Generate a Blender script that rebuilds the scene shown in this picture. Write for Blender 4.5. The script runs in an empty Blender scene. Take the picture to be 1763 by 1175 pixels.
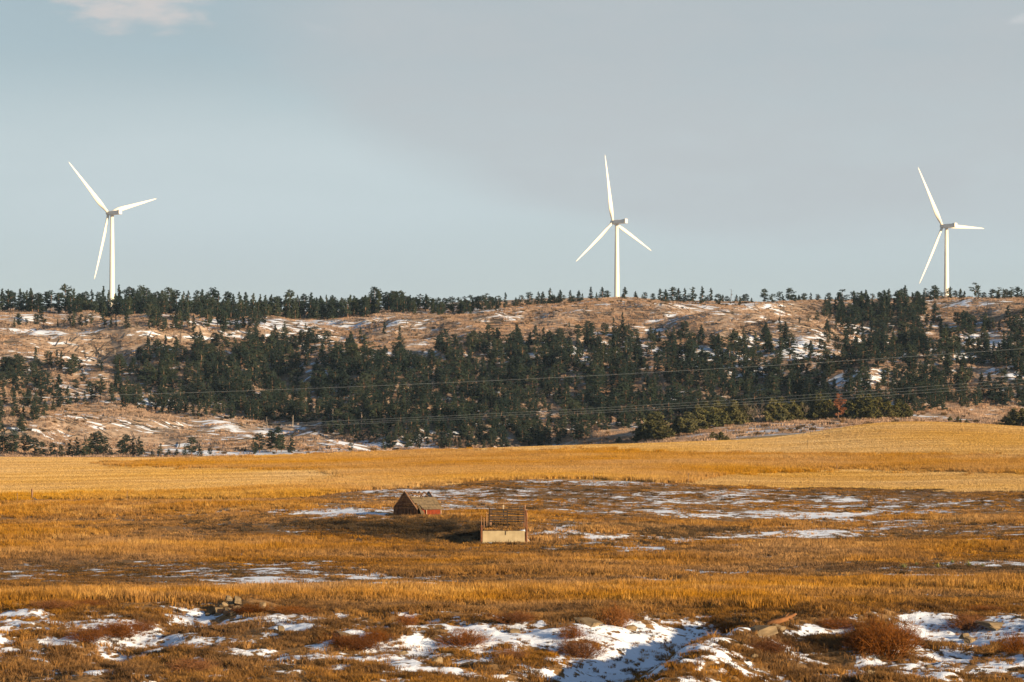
import bpy, math, random
import numpy as np

# ------------------------------------------------------------------ scene, camera, light
scn = bpy.context.scene
COL = scn.collection
R = math.radians
F, CU, V0 = 5000.0, 881.5, 780.0          # focal length / centre column / eye-level row, in photo pixels
W0, H0 = 1763.0, 1175.0

cam_d = bpy.data.cameras.new("camera")
cam = bpy.data.objects.new("camera", cam_d)
COL.objects.link(cam)
cam.location = (0, 0, 0)
cam.rotation_euler = (R(90), 0, 0)
cam_d.sensor_width = 36.0
cam_d.lens = F / W0 * 36.0
cam_d.shift_y = (V0 - H0 / 2) / W0
cam_d.clip_start = 1.0
cam_d.clip_end = 30000.0
scn.camera = cam

SUN_AZ, SUN_EL = 50.0, 10.8                # azimuth to the right of straight behind the camera
sun_dir = np.array([math.sin(R(SUN_AZ)) * math.cos(R(SUN_EL)), -math.cos(R(SUN_AZ)) * math.cos(R(SUN_EL)), math.sin(R(SUN_EL))])
sl = bpy.data.lights.new("sun", 'SUN')
sl.energy = 5.0
sl.angle = R(0.53)
sl.color = (1.0, 0.79, 0.52)
sun = bpy.data.objects.new("sun", sl)
COL.objects.link(sun)
import mathutils
sun.rotation_euler = mathutils.Vector(sun_dir.tolist()).to_track_quat('Z', 'Y').to_euler()
sun.location = (300, -200, 120)

world = bpy.data.worlds.new("World")
scn.world = world
world.use_nodes = True
SKY_STRENGTH = 0.07

def build_world():
    nt = world.node_tree
    N, L = nt.nodes, nt.links
    N.clear()
    out = N.new('ShaderNodeOutputWorld')
    bg = N.new('ShaderNodeBackground')
    bg.inputs['Strength'].default_value = SKY_STRENGTH
    L.new(bg.outputs[0], out.inputs[0])
    sky = N.new('ShaderNodeTexSky')
    sky.sky_type = 'NISHITA'
    sky.sun_disc = False
    sky.sun_elevation = R(SUN_EL)
    sky.sun_rotation = math.atan2(sun_dir[0], sun_dir[1])
    sky.altitude = 1000
    sky.air_density = 1.0
    sky.dust_density = 0.6
    sky.ozone_density = 1.5
    tc = N.new('ShaderNodeTexCoord')
    sep = N.new('ShaderNodeSeparateXYZ')
    L.new(tc.outputs['Generated'], sep.inputs[0])
    def m(op, a, b=None, c=None, clamp=False):
        n = N.new('ShaderNodeMath'); n.operation = op; n.use_clamp = clamp
        for i, v in enumerate((a, b, c)):
            if v is None: continue
            if isinstance(v, (int, float)): n.inputs[i].default_value = v
            else: L.new(v, n.inputs[i])
        return n.outputs[0]
    def mr(v, a, b, lo=0.0, hi=1.0):
        n = N.new('ShaderNodeMapRange'); n.interpolation_type = 'SMOOTHSTEP'
        L.new(v, n.inputs[0])
        for i, q in zip((1, 2, 3, 4), (a, b, lo, hi)): n.inputs[i].default_value = q
        return n.outputs[0]
    az = m('ARCTAN2', sep.outputs[0], sep.outputs[1])
    el = m('ARCSINE', sep.outputs[2])
    # plane of a high cloud deck: streaks get longer toward the horizon
    comb = N.new('ShaderNodeCombineXYZ')
    L.new(m('MULTIPLY', az, 3.0), comb.inputs[0])
    L.new(m('MULTIPLY', el, 9.0), comb.inputs[1])
    def noise(scale, det, off):
        mp = N.new('ShaderNodeMapping'); mp.inputs['Location'].default_value = off
        L.new(comb.outputs[0], mp.inputs[0])
        n = N.new('ShaderNodeTexNoise'); n.inputs['Scale'].default_value = scale
        n.inputs['Detail'].default_value = det; n.inputs['Roughness'].default_value = 0.5
        L.new(mp.outputs[0], n.inputs['Vector'])
        return n.outputs[0]
    n1 = noise(3.0, 4, (3.1, 0.4, 0))
    n2 = noise(9.0, 5, (7.7, 2.4, 1.5))
    def mix(fac, a, b):
        n = N.new('ShaderNodeMix'); n.data_type = 'RGBA'
        if isinstance(fac, (int, float)): n.inputs[0].default_value = fac
        else: L.new(fac, n.inputs[0])
        for i, v in ((6, a), (7, b)):
            if isinstance(v, tuple): n.inputs[i].default_value = v + (1,)
            else: L.new(v, n.inputs[i])
        return n.outputs[2]
    # thin veil, cleared overhead so that shadows fill bluer, then a grey sheet whose lower edge runs down to the right
    k = SKY_STRENGTH
    veil = (0.176 / k, 0.216 / k, 0.234 / k)
    sheet = (0.225 / k, 0.241 / k, 0.252 / k)
    low = (0.262 / k, 0.284 / k, 0.284 / k)
    c = mix(m('MULTIPLY', mr(n1, 0.25, 0.75, 0.80, 0.95), mr(el, 0.16, 0.42, 1.0, 0.04)), sky.outputs[0], veil)
    c = mix(mr(el, 0.02, 0.16, 0.78, 0.0), c, low)
    band = m('MULTIPLY', mr(el, 0.050, 0.085), mr(el, 0.140, 0.100))
    c = mix(m('MULTIPLY', band, mr(n1, 0.2, 0.7, 0.55, 1.0)), c, (0.256 / k, 0.294 / k, 0.308 / k))
    # edge: el = 0.125 - 0.42*(az+0.08), wobbling with the noise
    e = m('SUBTRACT', el, m('ADD', m('MULTIPLY', m('POWER', m('MAXIMUM', m('SUBTRACT', 0.06, az), 0.0), 1.6), 1.15), 0.070))
    e = m('ADD', e, m('MULTIPLY', m('SUBTRACT', n1, 0.5), 0.03))
    right = mr(az, -0.115, -0.045)
    sheetmask = m('MULTIPLY', mr(e, -0.004, 0.016), right)
    sheetmask = m('MULTIPLY', m('MULTIPLY', sheetmask, mr(n2, 0.2, 0.8, 0.55, 0.85)), mr(el, 0.16, 0.42, 1.0, 0.04))
    c = mix(sheetmask, c, sheet)
    # scattered small puffs higher up, warm where the low sun reaches them
    n3 = noise(5.5, 5, (1.2, 9.3, 4.0))
    puff = m('MULTIPLY', mr(n3, 0.70, 0.85), mr(el, 0.13, 0.165))
    c = mix(m('MULTIPLY', puff, 0.7), c, (0.50 / k, 0.46 / k, 0.45 / k))
    # the one warm puff at the upper left
    d1 = m('ADD', m('POWER', m('DIVIDE', m('ADD', az, 0.128), 0.024), 2.0), m('POWER', m('DIVIDE', m('SUBTRACT', el, 0.155), 0.011), 2.0))
    d1 = m('ADD', d1, m('MULTIPLY', m('SUBTRACT', noise(26.0, 6, (4.4, 1.0, 2.0)), 0.5), 4.0))
    c = mix(mr(d1, 1.7, -0.2, 0.0, 0.95), c, (0.285 / k, 0.272 / k, 0.268 / k))
    L.new(c, bg.inputs[0])
build_world()

vs = scn.view_settings
vs.view_transform = 'Standard'
vs.look = 'None'
vs.exposure = 1.14
vs.gamma = 1.0
vs.use_curve_mapping = False
scn.cycles.max_bounces = 5
scn.cycles.diffuse_bounces = 2
scn.cycles.transparent_max_bounces = 8
scn.cycles.use_denoising = True

rng = np.random.default_rng(7)
random.seed(7)

# ------------------------------------------------------------------ noise
def _hash(ix, iy, seed):
    h = (ix.astype(np.int64) * 374761393 + iy.astype(np.int64) * 668265263 + seed * 974711) & 0x7fffffff
    h = ((h ^ (h >> 13)) * 1274126177) & 0x7fffffff
    h = h ^ (h >> 16)
    return (h & 0xffff) / 65535.0

def vnoise(x, y, seed=0):
    x = np.asarray(x, float); y = np.asarray(y, float)
    ix = np.floor(x); iy = np.floor(y)
    fx = x - ix; fy = y - iy
    fx = fx * fx * fx * (fx * (fx * 6 - 15) + 10); fy = fy * fy * fy * (fy * (fy * 6 - 15) + 10)
    a = _hash(ix, iy, seed); b = _hash(ix + 1, iy, seed)
    c = _hash(ix, iy + 1, seed); d = _hash(ix + 1, iy + 1, seed)
    return (a + (b - a) * fx) * (1 - fy) + (c + (d - c) * fx) * fy

def fbm(x, y, scale, octv=4, seed=0, gain=0.5):
    s = 0.0; amp = 1.0; tot = 0.0; f = 1.0 / scale
    for o in range(octv):
        ca, sa = math.cos(o * 0.7), math.sin(o * 0.7)
        s = s + amp * vnoise((x * ca + y * sa) * f + o * 17.3, (-x * sa + y * ca) * f - o * 9.1, seed + o)
        tot += amp; amp *= gain; f *= 2.03
    return s / tot

def sstep(a, b, x):
    t = np.clip((x - a) / (b - a), 0, 1)
    return t * t * (3 - 2 * t)

# ------------------------------------------------------------------ terrain
UK = np.array([-300, 0, 300, 600, 900, 1200, 1360, 1520, 1650, 1763, 2060], float)
NEAR = [(-400, -2.4), (-20, -1.75), (0, -1.7), (15, -2.2), (60, -7.0), (100, -11.0), (125, -12.0)]   # (y, z), same for every column
ST = {
 132: [1212, 1212, 1210, 1208, 1210, 1216, 1212, 1208, 1210, 1212, 1212],
 140: [1168, 1168, 1164, 1160, 1164, 1174, 1172, 1164, 1166, 1168, 1168],
 150: [1108, 1108, 1110, 1112, 1114, 1124, 1122, 1112, 1114, 1116, 1116],
 160: [1064, 1064, 1068, 1074, 1080, 1088, 1086, 1078, 1078, 1078, 1076],
 170: [1040, 1040, 1042, 1046, 1050, 1058, 1058, 1054, 1052, 1050, 1050],
 180: [1029, 1029, 1029, 1033, 1037, 1043, 1044, 1044, 1042, 1040, 1040],
 200: [1017, 1017, 1015, 1017, 1021, 1026, 1027, 1027, 1024, 1022, 1022],
 230: [999, 999, 995, 993, 998, 1000, 1000, 998, 997, 996, 996],
 260: [978, 978, 975, 973, 976, 977, 976, 974, 972, 971, 971],
 290: [958, 958, 957, 955, 957, 955, 953, 951, 949, 948, 948],
 315: [942, 942, 942, 940, 939, 937, 935, 933, 931, 930, 930],
 345: [918, 916, 908, 897, 902, 917, 918, 917, 914, 912, 912],
 380: [893, 890, 884, 876, 880, 893, 895, 895, 892, 890, 890],
 420: [871, 866, 859, 852, 850, 862, 866, 866, 863, 861, 860],
 450: [853, 850, 843, 838, 833, 841, 845, 846, 843, 841, 840],
 500: [833, 832, 826, 821, 815, 818, 822, 823, 820, 818, 818],
 560: [812, 812, 808, 805, 797, 795, 796, 797, 794, 791, 790],
 620: [798, 798, 798, 793, 781, 776, 775, 768, 764, 765, 768],
 680: [790, 789, 790, 783, 770, 763, 758, 740, 740, 747, 755],
 720: [791, 791, 792, 785, 772, 763, 756, 727, 729, 738, 748],
 760: [812, 812, 812, 806, 792, 770, 756, 738, 741, 748, 760],
 820: [826, 826, 824, 824, 818, 755, 742, 737, 740, 742, 750],
 880: [785, 783, 780, 784, 793, 737, 727, 722, 723, 722, 726],
 940: [766, 760, 756, 762, 776, 722, 714, 711, 711, 709, 712],
 1000: [738, 733, 730, 736, 752, 705, 698, 695, 694, 690, 692],
 1060: [707, 705, 700, 702, 714, 680, 673, 668, 665, 660, 660],
 1120: [667, 665, 660, 660, 664, 646, 640, 635, 630, 625, 625],
 1180: [627, 625, 625, 627, 626, 610, 606, 602, 597, 592, 592],
 1240: [592, 590, 595, 599, 590, 575, 572, 570, 565, 560, 560],
 1300: [566, 565, 571, 575, 561, 545, 546, 546, 540, 536, 536],
 1350: [548, 547, 554, 557, 538, 526, 530, 530, 526, 522, 520],
 1400: [534, 534, 543, 547, 524, 518, 524, 523, 519, 515, 513],
 1450: [528, 529, 537, 541, 521, 516, 522, 521, 517, 513, 511],
 1550: [530, 532, 536, 540, 523, 519, 525, 523, 520, 516, 514],
 1700: [538, 540, 544, 548, 532, 529, 534, 532, 530, 526, 524],
 1900: [550] * 11, 2150: [570] * 11, 2600: [590] * 11, 4000: [640] * 11, 9000: [720] * 11,
}
UF = np.linspace(-500, 2300, 351)

def _build_table():
    ys = [a for a, b in NEAR] + sorted(ST)
    rows = []
    ker = np.exp(-0.5 * (np.arange(-20, 21) / 6.0) ** 2); ker /= ker.sum()
    for y, z in NEAR:
        rows.append(np.full(len(UF), z))
    for d in sorted(ST):
        v = np.interp(UF, UK, np.array(ST[d], float))
        v = np.convolve(np.pad(v, 20, mode='edge'), ker, mode='valid')
        rows.append((V0 - v) * d / F)
    ys = np.array(ys, float); Z = np.array(rows)
    # monotone cubic in y, resampled finely
    h = np.diff(ys); dl = np.diff(Z, axis=0) / h[:, None]
    m = np.zeros_like(Z)
    same = dl[:-1] * dl[1:] > 0
    w1 = (2 * h[1:] + h[:-1])[:, None]; w2 = (h[1:] + 2 * h[:-1])[:, None]
    with np.errstate(divide='ignore', invalid='ignore'):
        hm = (w1 + w2) / (w1 / dl[:-1] + w2 / dl[1:])
    m[1:-1] = np.where(same, hm, 0)
    m[0] = dl[0]; m[-1] = dl[-1]
    yf = np.concatenate([np.arange(-400, 120, 10.0), np.arange(120, 460, 1.0), np.arange(460, 1500, 4.0), np.arange(1500, 3000, 25.0), np.arange(3000, 9001, 250.0)])
    i = np.clip(np.searchsorted(ys, yf, side='right') - 1, 0, len(ys) - 2)
    t = ((yf - ys[i]) / h[i])[:, None]; hh = h[i][:, None]
    T = (2*t**3 - 3*t**2 + 1) * Z[i] + (t**3 - 2*t**2 + t) * hh * m[i] + (-2*t**3 + 3*t**2) * Z[i+1] + (t**3 - t**2) * hh * m[i+1]
    return yf, T
YF, ZT = _build_table()

def base_z(x, y):
    u = np.clip(CU + F * x / np.maximum(y, 100.0), UF[0], UF[-1] - 1e-3)
    fu = (u - UF[0]) / (UF[1] - UF[0]); iu = fu.astype(int); fu = fu - iu
    yy = np.clip(y, YF[0], YF[-1] - 1e-3)
    iy = np.clip(np.searchsorted(YF, yy, side='right') - 1, 0, len(YF) - 2)
    fy = (yy - YF[iy]) / (YF[iy + 1] - YF[iy])
    return (ZT[iy, iu] * (1 - fu) + ZT[iy, iu + 1] * fu) * (1 - fy) + (ZT[iy + 1, iu] * (1 - fu) + ZT[iy + 1, iu + 1] * fu) * fy

def seg_dist(x, y, pts):
    best = np.full(np.shape(x), 1e9)
    for (ax, ay), (bx, by) in zip(pts[:-1], pts[1:]):
        dx, dy = bx - ax, by - ay
        t = np.clip(((x - ax) * dx + (y - ay) * dy) / (dx * dx + dy * dy), 0, 1)
        best = np.minimum(best, np.hypot(x - ax - t * dx, y - ay - t * dy))
    return best

def PX(u, y):                    # world x of photo column u at depth y
    return (u - CU) * y / F
BIN_Y = 318.0
BX0, BX1 = PX(829, BIN_Y), PX(906, BIN_Y)
BIN_TOP = (V0 - 914.5) * BIN_Y / F
FEAT = []                        # (polyline, width, height) ridges (+) and gullies (-) in world metres
def feat(pts, w, h): FEAT.append(([(PX(u, y), y) for u, y in pts], w, h))
feat([(1400, 161), (1300, 152), (1200, 138), (1150, 128)], 3.0, 1.5)          # spur that shades the gully
feat([(1240, 160), (1130, 150), (1000, 139), (940, 130)], 3.2, -1.3)          # the snow gully left of it
feat([(372, 168), (300, 158), (150, 145)], 2.4, -0.9)
feat([(430, 170), (405, 167)], 2.0, 0.8)                                      # mound below the stone pile
feat([(1080, 164), (1000, 158)], 2.5, 0.4)
feat([(1640, 158), (1760, 152)], 5.0, -0.7)
feat([(1500, 163), (1470, 150)], 2.5, 0.5)
feat([(640, 147), (760, 146)], 3.5, -0.5)
feat([(560, 352), (690, 341), (840, 338)], 6.0, 0.5)                          # lip of the scarp below the shed
feat([(520, 372), (660, 366)], 4.0, -0.6)
feat([(1300, 372), (1540, 378)], 8.0, -0.6)
feat([(1320, 340), (1560, 348)], 9.0, -0.8)
feat([(400, 222), (690, 236)], 8.0, -0.5)
feat([(930, 330), (1040, 333)], 5.0, 0.7)
feat([(818, 320), (800, 327), (770, 331)], 2.6, -1.1)
feat([(700, 192), (1200, 196)], 10.0, 0.25)
# hillside shapes: knolls, benches, draws
feat([(150, 1262), (235, 1228), (330, 1232)], 11, 7.0)
feat([(150, 1205), (220, 1195)], 18, -5.5)
feat([(60, 960), (300, 975), (480, 950), (540, 925)], 22, 4.5)
feat([(560, 960), (760, 940), (900, 930)], 35, -6.0)
feat([(820, 1000), (1050, 960)], 30, 4.0)
feat([(1340, 1215), (1420, 1225)], 20, 5.0)
feat([(1480, 1150), (1560, 1260)], 16, -4.5)
feat([(1700, 1120), (1763, 1115)], 20, 4.0)
feat([(1450, 1075), (1500, 1070)], 16, 4.0)
feat([(460, 1190), (560, 1120)], 18, -4.0)
feat([(640, 1255), (560, 1330)], 14, -3.0)
feat([(1180, 1290), (1240, 1340)], 12, -3.0)
feat([(690, 1290), (880, 1310)], 14, 2.0)
feat([(990, 1180), (1100, 1260)], 15, -3.5)
feat([(1230, 1160), (1280, 1260)], 15, 3.5)

def height(x, y):
    x = np.asarray(x, float); y = np.asarray(y, float)
    z = base_z(x, y)
    near = sstep(110, 135, y) * (1 - sstep(440, 480, y))
    bank = sstep(120, 132, y) * (1 - sstep(166, 176, y))
    z = z + near * ((fbm(x, y, 26, 3, 11) - .5) * 0.9 + (fbm(x, y, 5, 3, 12) - .5) * 0.30)
    z = z + bank * ((fbm(x, y, 7, 3, 13) - .5) * 1.5 + (fbm(x, y, 1.6, 3, 14) - .5) * 0.5)
    z = z + sstep(440, 500, y) * (1 - sstep(800, 860, y)) * (fbm(x, y, 60, 3, 15) - .5) * 0.8
    hill = sstep(850, 960, y) * (1 - 0.7 * sstep(1300, 1400, y))
    rid = 1 - np.abs(2 * fbm(x, y * 0.6, 85, 4, 16) - 1)
    z = z + hill * ((rid - .72) * 17 + (fbm(x, y, 22, 3, 18) - .5) * 3.4)
    z = z + sstep(1380, 1500, y) * (1 - sstep(2200, 3500, y)) * (fbm(x, y, 120, 2, 19) - .5) * 3
    far = sstep(2500, 4500, y)
    z = z + far * (fbm(x, y, 900, 3, 20) - .5) * 60
    for pts, w, h in FEAT:
        xs = [p[0] for p in pts]; ys = [p[1] for p in pts]
        sel = (y > min(ys) - 3 * w) & (y < max(ys) + 3 * w) & (x > min(xs) - 3 * w) & (x < max(xs) + 3 * w)
        if np.any(sel):
            d = seg_dist(x[sel], y[sel], pts) if z.ndim else seg_dist(x, y, pts)
            add = h * np.exp(-0.5 * (d / (w * 0.62)) ** 2)
            if z.ndim: z[sel] += add
            else: z = z + add
    # earth held up behind the concrete wall of the loading bank, cut level in front of it
    inx = sstep(BX0 - 0.3, BX0 + 0.1, x) * (1 - sstep(BX1 - 0.1, BX1 + 0.3, x))
    back = sstep(BIN_Y + 0.03, BIN_Y + 0.33, y) * (1 - sstep(BIN_Y + 6, BIN_Y + 14, y)) * inx
    zb = BIN_TOP - 0.05 + 0.09 * np.maximum(y - BIN_Y, 0)
    z = z * (1 - back) + np.maximum(z, zb) * back
    fr = sstep(BIN_Y - 9, BIN_Y - 2, y) * (1 - sstep(BIN_Y, BIN_Y + 0.05, y)) * sstep(BX0 - 5, BX0 - 1, x) * (1 - sstep(BX1 + 1, BX1 + 5, x))
    zf = (V0 - 936.5) * BIN_Y / F
    z = z * (1 - fr) + zf * fr
    return z

_SC = np.concatenate([np.arange(128, 176, 0.25), np.arange(176, 460, 0.8), np.arange(460, 860, 2.0), np.arange(860, 1500, 1.5), np.arange(1500, 1800, 5.0)])
_GU = np.arange(-240, 2010, 4.0)
_GX = (_GU[:, None] - CU) * _SC[None, :] / F
_GV = V0 - F * height(_GX.ravel(), np.broadcast_to(_SC, _GX.shape).ravel()).reshape(_GX.shape) / _SC[None, :]
def ground_at(u, v, ymin=0.0):
    """first point of the ground on the sight line through photo pixel (u, v)"""
    i0 = int(np.searchsorted(_SC, ymin)); sc = _SC[i0:]
    f = np.clip((u - _GU[0]) / 4.0, 0, len(_GU) - 1.001); k = int(f); f -= k
    vv = _GV[k, i0:] * (1 - f) + _GV[k + 1, i0:] * f
    i = int(np.argmax(vv <= v))
    hit = vv[i] <= v
    if not hit: i = int(np.argmin(vv))          # sight line clears the ground: take the crest
    y = sc[i]
    if hit and i > 0 and vv[i - 1] > v:
        t = (vv[i - 1] - v) / (vv[i - 1] - vv[i]); y = sc[i - 1] + t * (sc[i] - sc[i - 1])
    x = (u - CU) * y / F
    if y > 860 and hit: return float(x), float(y), float((V0 - v) * y / F)
    return float(x), float(y), float(height(np.array([x]), np.array([y]))[0])
def hzf(x, y):
    u = CU + F * x / y; f = np.clip((u - _GU[0]) / 4.0, 0, len(_GU) - 1.001); k = int(f); f -= k
    j = int(np.clip(np.searchsorted(_SC, y) - 1, 0, len(_SC) - 2)); g = min(1.0, max(0.0, (y - _SC[j]) / (_SC[j + 1] - _SC[j])))
    v = (_GV[k, j] * (1 - f) + _GV[k + 1, j] * f) * (1 - g) + (_GV[k, j + 1] * (1 - f) + _GV[k + 1, j + 1] * f) * g
    return float((V0 - v) * y / F)
def hz(x, y): return float(height(np.array([float(x)]), np.array([float(y)]))[0])

# ------------------------------------------------------------------ helpers
def setp(o, label=None, cat=None, group=None, kind=None):
    if label: o["label"] = label
    if cat: o["category"] = cat
    if group: o["group"] = group
    if kind: o["kind"] = kind
    return o

def empty(name, loc, rz=0.0, scale=1.0):
    o = bpy.data.objects.new(name, None)
    o.empty_display_size = 0.5
    o.location = loc; o.rotation_euler = (0, 0, rz); o.scale = (scale,) * 3 if isinstance(scale, (int, float)) else scale
    COL.objects.link(o)
    return o

class MB:
    """collects faces; build() makes one mesh"""
    def __init__(s): s.v = []; s.f = []
    def add(s, vs, fs):
        b = len(s.v); s.v += [tuple(p) for p in vs]; s.f += [tuple(i + b for i in f) for f in fs]
        return s
    def box(s, c, size, rot=None, jit=0.0):
        cx, cy, cz = c; hx, hy, hz_ = (q / 2 for q in size)
        vs = [(sx * hx, sy * hy, sz * hz_) for sz in (-1, 1) for sy in (-1, 1) for sx in (-1, 1)]
        if jit: vs = [tuple(q + random.uniform(-jit, jit) for q in p) for p in vs]
        if rot is not None: vs = [tuple(rot @ mathutils.Vector(p)) for p in vs]
        vs = [(p[0] + cx, p[1] + cy, p[2] + cz) for p in vs]
        return s.add(vs, [(0, 2, 3, 1), (4, 5, 7, 6), (0, 1, 5, 4), (2, 6, 7, 3), (0, 4, 6, 2), (1, 3, 7, 5)])
    def beam(s, a, b, w, h):
        a = mathutils.Vector(a); b = mathutils.Vector(b); d = b - a
        q = d.to_track_quat('Z', 'Y').to_matrix()
        return s.box((a + b) / 2, (w, h, d.length), q)
    def tube(s, path, radii, n=8, cap=True):
        path = [mathutils.Vector(p) for p in path]; b = len(s.v); m = len(path)
        for i, p in enumerate(path):
            d = (path[min(i + 1, m - 1)] - path[max(i - 1, 0)]).normalized()
            q = d.to_track_quat('Z', 'Y')
            for k in range(n):
                a = 2 * math.pi * k / n
                s.v.append(tuple(p + q @ mathutils.Vector((math.cos(a) * radii[i], math.sin(a) * radii[i], 0))))
        for i in range(m - 1):
            for k in range(n):
                s.f.append((b + i * n + k, b + i * n + (k + 1) % n, b + (i + 1) * n + (k + 1) % n, b + (i + 1) * n + k))
        if cap:
            s.f.append(tuple(b + k for k in reversed(range(n)))); s.f.append(tuple(b + (m - 1) * n + k for k in range(n)))
        return s
    def mesh(s, name, mat=None, smooth=False):
        me = bpy.data.meshes.new(name); me.from_pydata(s.v, [], s.f); me.validate()
        if mat: me.materials.append(mat)
        if smooth: me.polygons.foreach_set('use_smooth', [True] * len(me.polygons))
        me.update(); return me
    def build(s, name, mat, parent=None, smooth=False):
        o = bpy.data.objects.new(name, s.mesh(name, mat, smooth)); COL.objects.link(o)
        if parent is not None: o.parent = parent
        return o

def mesh_np(name, verts, faces, mats=(), smooth=True):
    """faces: (n,4) or (n,3) int array"""
    me = bpy.data.meshes.new(name)
    n, k = faces.shape
    me.vertices.add(len(verts)); me.vertices.foreach_set('co', np.asarray(verts, np.float32).ravel())
    me.loops.add(n * k); me.loops.foreach_set('vertex_index', faces.astype(np.int32).ravel())
    me.polygons.add(n); me.polygons.foreach_set('loop_start', np.arange(0, n * k, k, dtype=np.int32))
    me.polygons.foreach_set('loop_total', np.full(n, k, np.int32))
    if smooth: me.polygons.foreach_set('use_smooth', np.ones(n, bool))
    for mt in mats: me.materials.append(mt)
    me.update(calc_edges=True)
    return me

# ------------------------------------------------------------------ materials
def new_mat(name):
    m = bpy.data.materials.new(name); m.use_nodes = True
    nt = m.node_tree; b = nt.nodes['Principled BSDF']
    b.inputs['Specular IOR Level'].default_value = 0.15
    b.inputs['Roughness'].default_value = 0.9
    return m, nt, b

def noise_mat(name, c1, c2, scale=3.0, rough=0.85, bump=0.0, detail=4, stretch=(1, 1, 1), rand=0.0, spec=0.15):
    m, nt, b = new_mat(name); N, L = nt.nodes, nt.links
    b.inputs['Roughness'].default_value = rough; b.inputs['Specular IOR Level'].default_value = spec
    tc = N.new('ShaderNodeTexCoord'); mp = N.new('ShaderNodeMapping'); mp.inputs['Scale'].default_value = stretch
    L.new(tc.outputs['Object'], mp.inputs[0])
    n = N.new('ShaderNodeTexNoise'); n.inputs['Scale'].default_value = scale; n.inputs['Detail'].default_value = detail
    L.new(mp.outputs[0], n.inputs['Vector'])
    r = N.new('ShaderNodeValToRGB'); r.color_ramp.elements[0].position = 0.3; r.color_ramp.elements[1].position = 0.7
    r.color_ramp.elements[0].color = (*c1, 1); r.color_ramp.elements[1].color = (*c2, 1)
    L.new(n.outputs[0], r.inputs[0])
    out = r.outputs[0]
    if rand:
        oi = N.new('ShaderNodeObjectInfo'); hv = N.new('ShaderNodeHueSaturation')
        mr = N.new('ShaderNodeMapRange'); mr.inputs[3].default_value = 1 - rand; mr.inputs[4].default_value = 1 + rand
        L.new(oi.outputs['Random'], mr.inputs[0]); L.new(mr.outputs[0], hv.inputs['Value']); L.new(out, hv.inputs['Color'])
        out = hv.outputs[0]
    L.new(out, b.inputs['Base Color'])
    if bump:
        bp = N.new('ShaderNodeBump'); bp.inputs['Strength'].default_value = bump; bp.inputs['Distance'].default_value = 0.05
        L.new(n.outputs[0], bp.inputs['Height']); L.new(bp.outputs[0], b.inputs['Normal'])
    return m

def leaf_mat(name, cols, patch=6.0, rand_v=0.25, transl=0.0, attr=True):
    """grass / needles: colour from a per-plant tint, slow patches over the place and per-plant brightness"""
    m, nt, b = new_mat(name); N, L = nt.nodes, nt.links
    geo = N.new('ShaderNodeNewGeometry')
    n = N.new('ShaderNodeTexNoise'); n.inputs['Scale'].default_value = 1.0 / patch; n.inputs['Detail'].default_value = 3
    L.new(geo.outputs['Position'], n.inputs['Vector'])
    oi = N.new('ShaderNodeObjectInfo')
    add = N.new('ShaderNodeMath'); add.operation = 'MULTIPLY_ADD'; add.inputs[1].default_value = 0.5
    L.new(oi.outputs['Random'], add.inputs[0])
    sc = N.new('ShaderNodeMapRange'); sc.inputs[1].default_value = 0.3; sc.inputs[2].default_value = 0.7
    sc.inputs[3].default_value = 0.0; sc.inputs[4].default_value = 0.5
    L.new(n.outputs[0], sc.inputs[0]); L.new(sc.outputs[0], add.inputs[2])
    fac = add.outputs[0]
    if attr:
        at = N.new('ShaderNodeAttribute'); at.attribute_type = 'INSTANCER'; at.attribute_name = 'tint'
        a2 = N.new('ShaderNodeMath'); a2.operation = 'ADD'
        L.new(at.outputs['Fac'], a2.inputs[0]); 
        a3 = N.new('ShaderNodeMath'); a3.operation = 'MULTIPLY_ADD'; a3.inputs[1].default_value = 0.35; a3.inputs[2].default_value = -0.175
        L.new(fac, a3.inputs[0]); L.new(a3.outputs[0], a2.inputs[1]); fac = a2.outputs[0]
    r = N.new('ShaderNodeValToRGB'); els = r.color_ramp.elements
    while len(els) < len(cols): els.new(0.5)
    for i, c in enumerate(cols):
        els[i].position = i / (len(cols) - 1); els[i].color = (*c, 1)
    L.new(fac, r.inputs[0])
    hv = N.new('ShaderNodeHueSaturation'); mr = N.new('ShaderNodeMapRange')
    mr.inputs[3].default_value = 1 - rand_v; mr.inputs[4].default_value = 1 + rand_v
    L.new(oi.outputs['Random'], mr.inputs[0]); L.new(mr.outputs[0], hv.inputs['Value']); L.new(r.outputs[0], hv.inputs['Color'])
    ms = N.new('ShaderNodeMapRange'); ms.inputs[1].default_value = 0.35; ms.inputs[2].default_value = 0.65; ms.inputs[3].default_value = 0.93; ms.inputs[4].default_value = 1.14
    n2 = N.new('ShaderNodeTexNoise'); n2.inputs['Scale'].default_value = 0.45 / patch; n2.inputs['Detail'].default_value = 4; L.new(geo.outputs['Position'], n2.inputs['Vector'])
    L.new(n2.outputs[0], ms.inputs[0]); L.new(ms.outputs[0], hv.inputs['Saturation'])
    L.new(hv.outputs[0], b.inputs['Base Color'])
    if transl:
        tr = N.new('ShaderNodeBsdfTranslucent'); mx = N.new('ShaderNodeMixShader'); mx.inputs[0].default_value = transl
        L.new(hv.outputs[0], tr.inputs[0]); L.new(b.outputs[0], mx.inputs[1]); L.new(tr.outputs[0], mx.inputs[2])
        L.new(mx.outputs[0], nt.nodes['Material Output'].inputs[0])
    return m

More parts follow.
